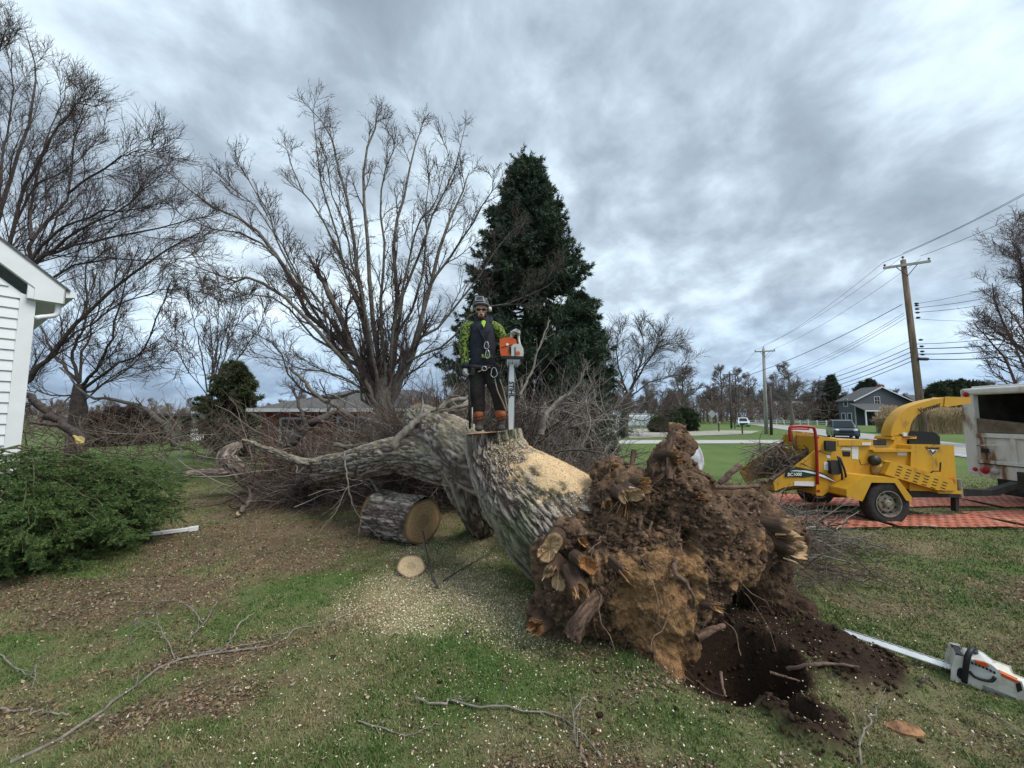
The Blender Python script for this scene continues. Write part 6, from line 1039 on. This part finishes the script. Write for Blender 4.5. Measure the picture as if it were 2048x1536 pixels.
m=MB(); m.lathe(z6(705,660,D-.036),(0,-1,0),[(.028,0),(.026,.006),(.001,.007)],20); m.build('starter_emblem',sorg,cs); sp_('side_clutch',[(628,610),(652,606),(660,650),(640,664),(628,650)],D-.03,.04,blks)
m=MB()
for k in range(8): m.beam(z6(668+k*.5,612+k*10.5,D-.037),z6(688,612+k*10.5,D-.037),.003,.006)
m.build('cooling_fins',blks,cs); sp_('base_plate',[(550,690),(752,694),(756,706),(740,708),(560,704)],D-.06,.24,blks)
m=MB(); m.tube(resample([z6(640,545,D+.02),z6(650,490,D+.03),z6(680,462,D+.06),z6(705,470,D+.06),z6(712,540,D+.05),z6(722,590,D+.04)],14),[.016]*14,10); m.build('rear_handle',sgry,cs,smooth=True)
m=MB(); m.tube(resample([z6(600,700,D+.02),z6(520,690,D+.05),z6(500,720,D+.08),z6(530,745,D+.1),z6(600,742,D+.05)],14),.012,8); m.build('front_handle',blks,cs,smooth=True)
m=MB(); 
r=np.random.default_rng(5)
for k in range(9): a=z6(612+k*13,706,D); m.add([a+A(-.012,-.01,0),a+A(.012,-.01,0),a+A(.012,.03,0),a+A(-.012,.03,0),z6(614+k*12+r.normal()*3,775+r.random()*22,D)],[(0,1,4),(1,2,4),(2,3,4),(3,0,4),(3,2,1,0)])
m.build('bumper_spikes',silver,cs); sp_('sprocket_cover',[(598,705),(732,708),(722,752),(700,775),(612,772),(598,745)],D+.01,.06,mk('dirty_cover',(.12,.08,.06),(.38,.30,.22),22,.8,bump=.5))
bar=sp_('guide_bar',[(630,760),(665,760),(671,900),(668,1200),(663,1345),(656,1366),(643,1373),(630,1366),(622,1345),(618,1200),(622,900)],D+.005,.007,barm,bevel=0)
m=MB(); ed=[(668,775),(675,900),(672,1200),(667,1345),(660,1372),(643,1380)]; m.tube(resample([z6(a,b,D+.008) for a,b in ed],60),[.0045+.003*(k%2) for k in range(60)],5); ed=[(627,775),(618,900),(614,1200),(618,1345),(627,1372),(643,1380)]; m.tube(resample([z6(a,b,D+.008) for a,b in ed],60),[.0035+.002*(k%2) for k in range(60)],5); m.build('saw_chain',chn,cs)
text('bar_lettering','STIHL',blks,bar,frame(z6(644,988,D+.001),(0.006,0,-1),(1,0,0)),.085,.0008,.003,.1)
# second worker behind the root plate
Y2=7.3; shirt=mk('pale_work_shirt',(.36,.37,.39),(.50,.51,.53),9,.85,bump=.8,bscale=14); jean=mk('work_jeans',(.05,.06,.09),(.08,.09,.12),9,.9)
def q2(px,py,d=0): return P(px,py,Y2+d)
m2_=thing('person','worker in a pale grey shirt bending behind the top of the root plate','person',tuple(q2(1376,1000)*A(1,1,0))); m=MB(); f=q2(1372,1043)
hp=A(q2(1372,940)[0],Y2,.92); hd2=q2(1352,872); m.ell(hd2,(.075,.095,.11),14,10); m.ell(hd2+A(-.01,-.1,-.01),(.013,.018,.02),8,6); m.tube([hd2+A(.02,.02,-.06),q2(1366,895)],[.055,.06],12); m.tube([q2(1370,893),q2(1372,925),hp],[.13,.13,.12],14)
for s in (-1,1):
    limb_(m,[hp+A(.09*s,0,0),hp+A(.11*s,-.05,-.44),hp+A(.12*s,.03,-.86)],[.08,.06,.045]); m.ell(hp+A(.12*s,-.06,-.88),(.045,.12,.04))
limb_(m,[q2(1392,893),q2(1404,925),q2(1392,955,-.15)],[.05,.042,.03]); limb_(m,[q2(1350,895),q2(1338,925),q2(1345,955,-.15)],[.05,.042,.03]); fuse('body',m,skin,m2_,.011,4)
m=MB(); limb_(m,[q2(1372,893),q2(1376,915),q2(1376,935),hp+A(0,0,.02)],[.17,.21,.20,.18],18); limb_(m,[q2(1386,893),q2(1394,905),q2(1399,925),q2(1394,942,-.1)],[.095,.09,.08,.06]); limb_(m,[q2(1356,893),q2(1345,905),q2(1338,925),q2(1342,942,-.1)],[.085,.078,.062,.05]); fuse('shirt',m,shirt,m2_,.011,3)
m=MB()
for s in (-1,1): limb_(m,[hp+A(.09*s,0,.0),hp+A(.11*s,-.05,-.44),hp+A(.12*s,.03,-.80)],[.105,.085,.07])
fuse('trousers',m,jean,m2_,.012,3); m=MB(); m.ell(hd2+A(0,.0,.05),(.088,.105,.075),14,10); m.prism([hd2+A(-.07,-.08,.05),hd2+A(-.05,-.19,.04),hd2+A(.03,-.19,.04),hd2+A(.06,-.08,.05)],(0,0,.012)); m.build('cap',smat('cap_white',(.6,.6,.6),.8),m2_,smooth=True)
for s in (-1,1): m=MB(); m.ell(hp+A(.12*s,-.06,-.87),(.055,.14,.05)); m.build('boot',boot,m2_,smooth=True)
hand('hand',q2(1392,955,-.15),(-.2,-.4,-.9),(-.8,0,.2),1,.5,skin,m2_); hand('hand',q2(1345,955,-.15),(.2,-.4,-.9),(.8,0,.2),-1,.5,skin,m2_)
# white saw on the lawn
B0=A(3.36,3.10,0); av=A(.77,-.64,0); av/=np.linalg.norm(av); pv=A(-av[1],av[0],0)
def PS(px,py,off=0):
    u=(px-1024)/F_; v=-(py-768)/F_; r=A(u,CT-v*ST,ST+v*CT); n=pv; k=((B0+pv*off-A(0,0,H))@n)/(r@n); return A(0,0,H)+r*k
def z8(x,y,off=0): return PS(1640+x*.2318,1180+y*.2318,off)
gsaw=thing('power_saw','white and orange power saw lying on the grass at the lower right','power saw',tuple(z8(1300,830)*A(1,1,0)))
scr=mk('saw_cream',(.66,.65,.60),(.58,.55,.46),7,.5,bump=.1,c3=(.30,.24,.17),lo=.4,mid=.6,hi=.74); def_=1
def s8(name,pts,off,th,mat,par=gsaw,bevel=.006): m=MB(); m.prism([z8(a,b,off) for a,b in pts],tuple(pv*th)); return m.build(name,mat,par,bevel=bevel)
s8('housing',[(1190,580),(1250,592),(1262,680),(1300,700),(1440,735),(1560,740),(1720,800),(1742,865),(1900,930),(1960,1000),(1950,1110),(1760,1040),(1690,1005),(1480,925),(1240,820),(1150,770),(1155,690)],0,.22,scr,bevel=.014)
s8('top_cover',[(1300,612),(1440,640),(1470,655),(1560,730),(1540,742),(1480,745),(1330,690),(1290,650)],.01,.19,sgry,bevel=.012)
s8('orange_trim',[(1340,614),(1430,632),(1455,655),(1430,662),(1350,634)],-.003,.02,sorg,bevel=.003); s8('orange_trim',[(1565,722),(1720,795),(1716,812),(1570,742)],-.004,.05,sorg,bevel=.003)
m=MB()
for k in range(7): a,b=1305+k*32,622+k*(9.5+.7*k); m.prism([z8(a,b,-.006),z8(a+18,b+5,-.006),z8(a+18,b+22,-.006),z8(a,b+17,-.006)],tuple(pv*.01))
m.build('vent_slots',blks,gsaw); m=MB()
for k in range(8): m.beam(z8(1405,820+k*13,-.004),z8(1690,935+k*11,-.004),.006,.004)
m.build('cooling_fins',smat('fin_grey',(.25,.25,.24),.6),gsaw); s8('clutch_opening',[(1185,690),(1205,670),(1240,680),(1245,780),(1200,765),(1180,735)],-.004,.01,blks,bevel=0)
m=MB(); m.tube(resample([z8(1245,795,-.012),z8(1255,700,-.02),z8(1270,590,-.02),z8(1300,520,.02),z8(1325,510,.10),z8(1345,560,.2),z8(1345,640,.24)],20),.017,8); m.build('front_handle',blks,gsaw,smooth=True)
m=MB(); m.tube(resample([z8(1290,700,-.008),z8(1330,745,-.016),z8(1400,775,-.014),z8(1480,785,-.012),z8(1510,750,-.008)],12),.010,6); m.build('trigger_guard',blks,gsaw,smooth=True)
s8('hand_guard',[(1178,556),(1240,572),(1250,592),(1190,582)],.02,.16,blks); s8('rear_latch',[(1400,600),(1450,610),(1530,650),(1520,668),(1440,640),(1400,622)],.20,.05,blks); s8('end_cap',[(1700,815),(1722,812),(1735,860),(1712,870)],-.005,.02,blks)
tip=P(1684,1261,3.60)+A(0,0,0.0); b0=z8(1140,745,.10)+A(0,0,.07); dv=tip-b0; nn_=nrm(np.cross(dv,A(0,0,1))); wv=nrm(np.cross(nn_,dv))
bd=[]; m=MB(); hw=.027; prof=[(0,hw*.8),(.1,hw),(.55,hw*1.05),(.93,hw*.8),(.98,hw*.5),(1,0)]; pts=[b0+dv*t+wv*h for t,h in prof]+[b0+dv*t-wv*h for t,h in prof[::-1][1:]]
tl_=nrm(wv*.5+nn_*.87) ; pts=[b0+dv*t+tl_*h for t,h in prof]+[b0+dv*t-tl_*h for t,h in prof[::-1][1:]]
m.prism(pts,tuple(nrm(np.cross(dv,tl_))*.006)); bo2=m.build('guide_bar',barm,gsaw); m=MB(); pr=resample(pts,110); m.tube(pr,[.004+.003*(k%2) for k in range(110)],5); m.build('saw_chain',silver,gsaw)
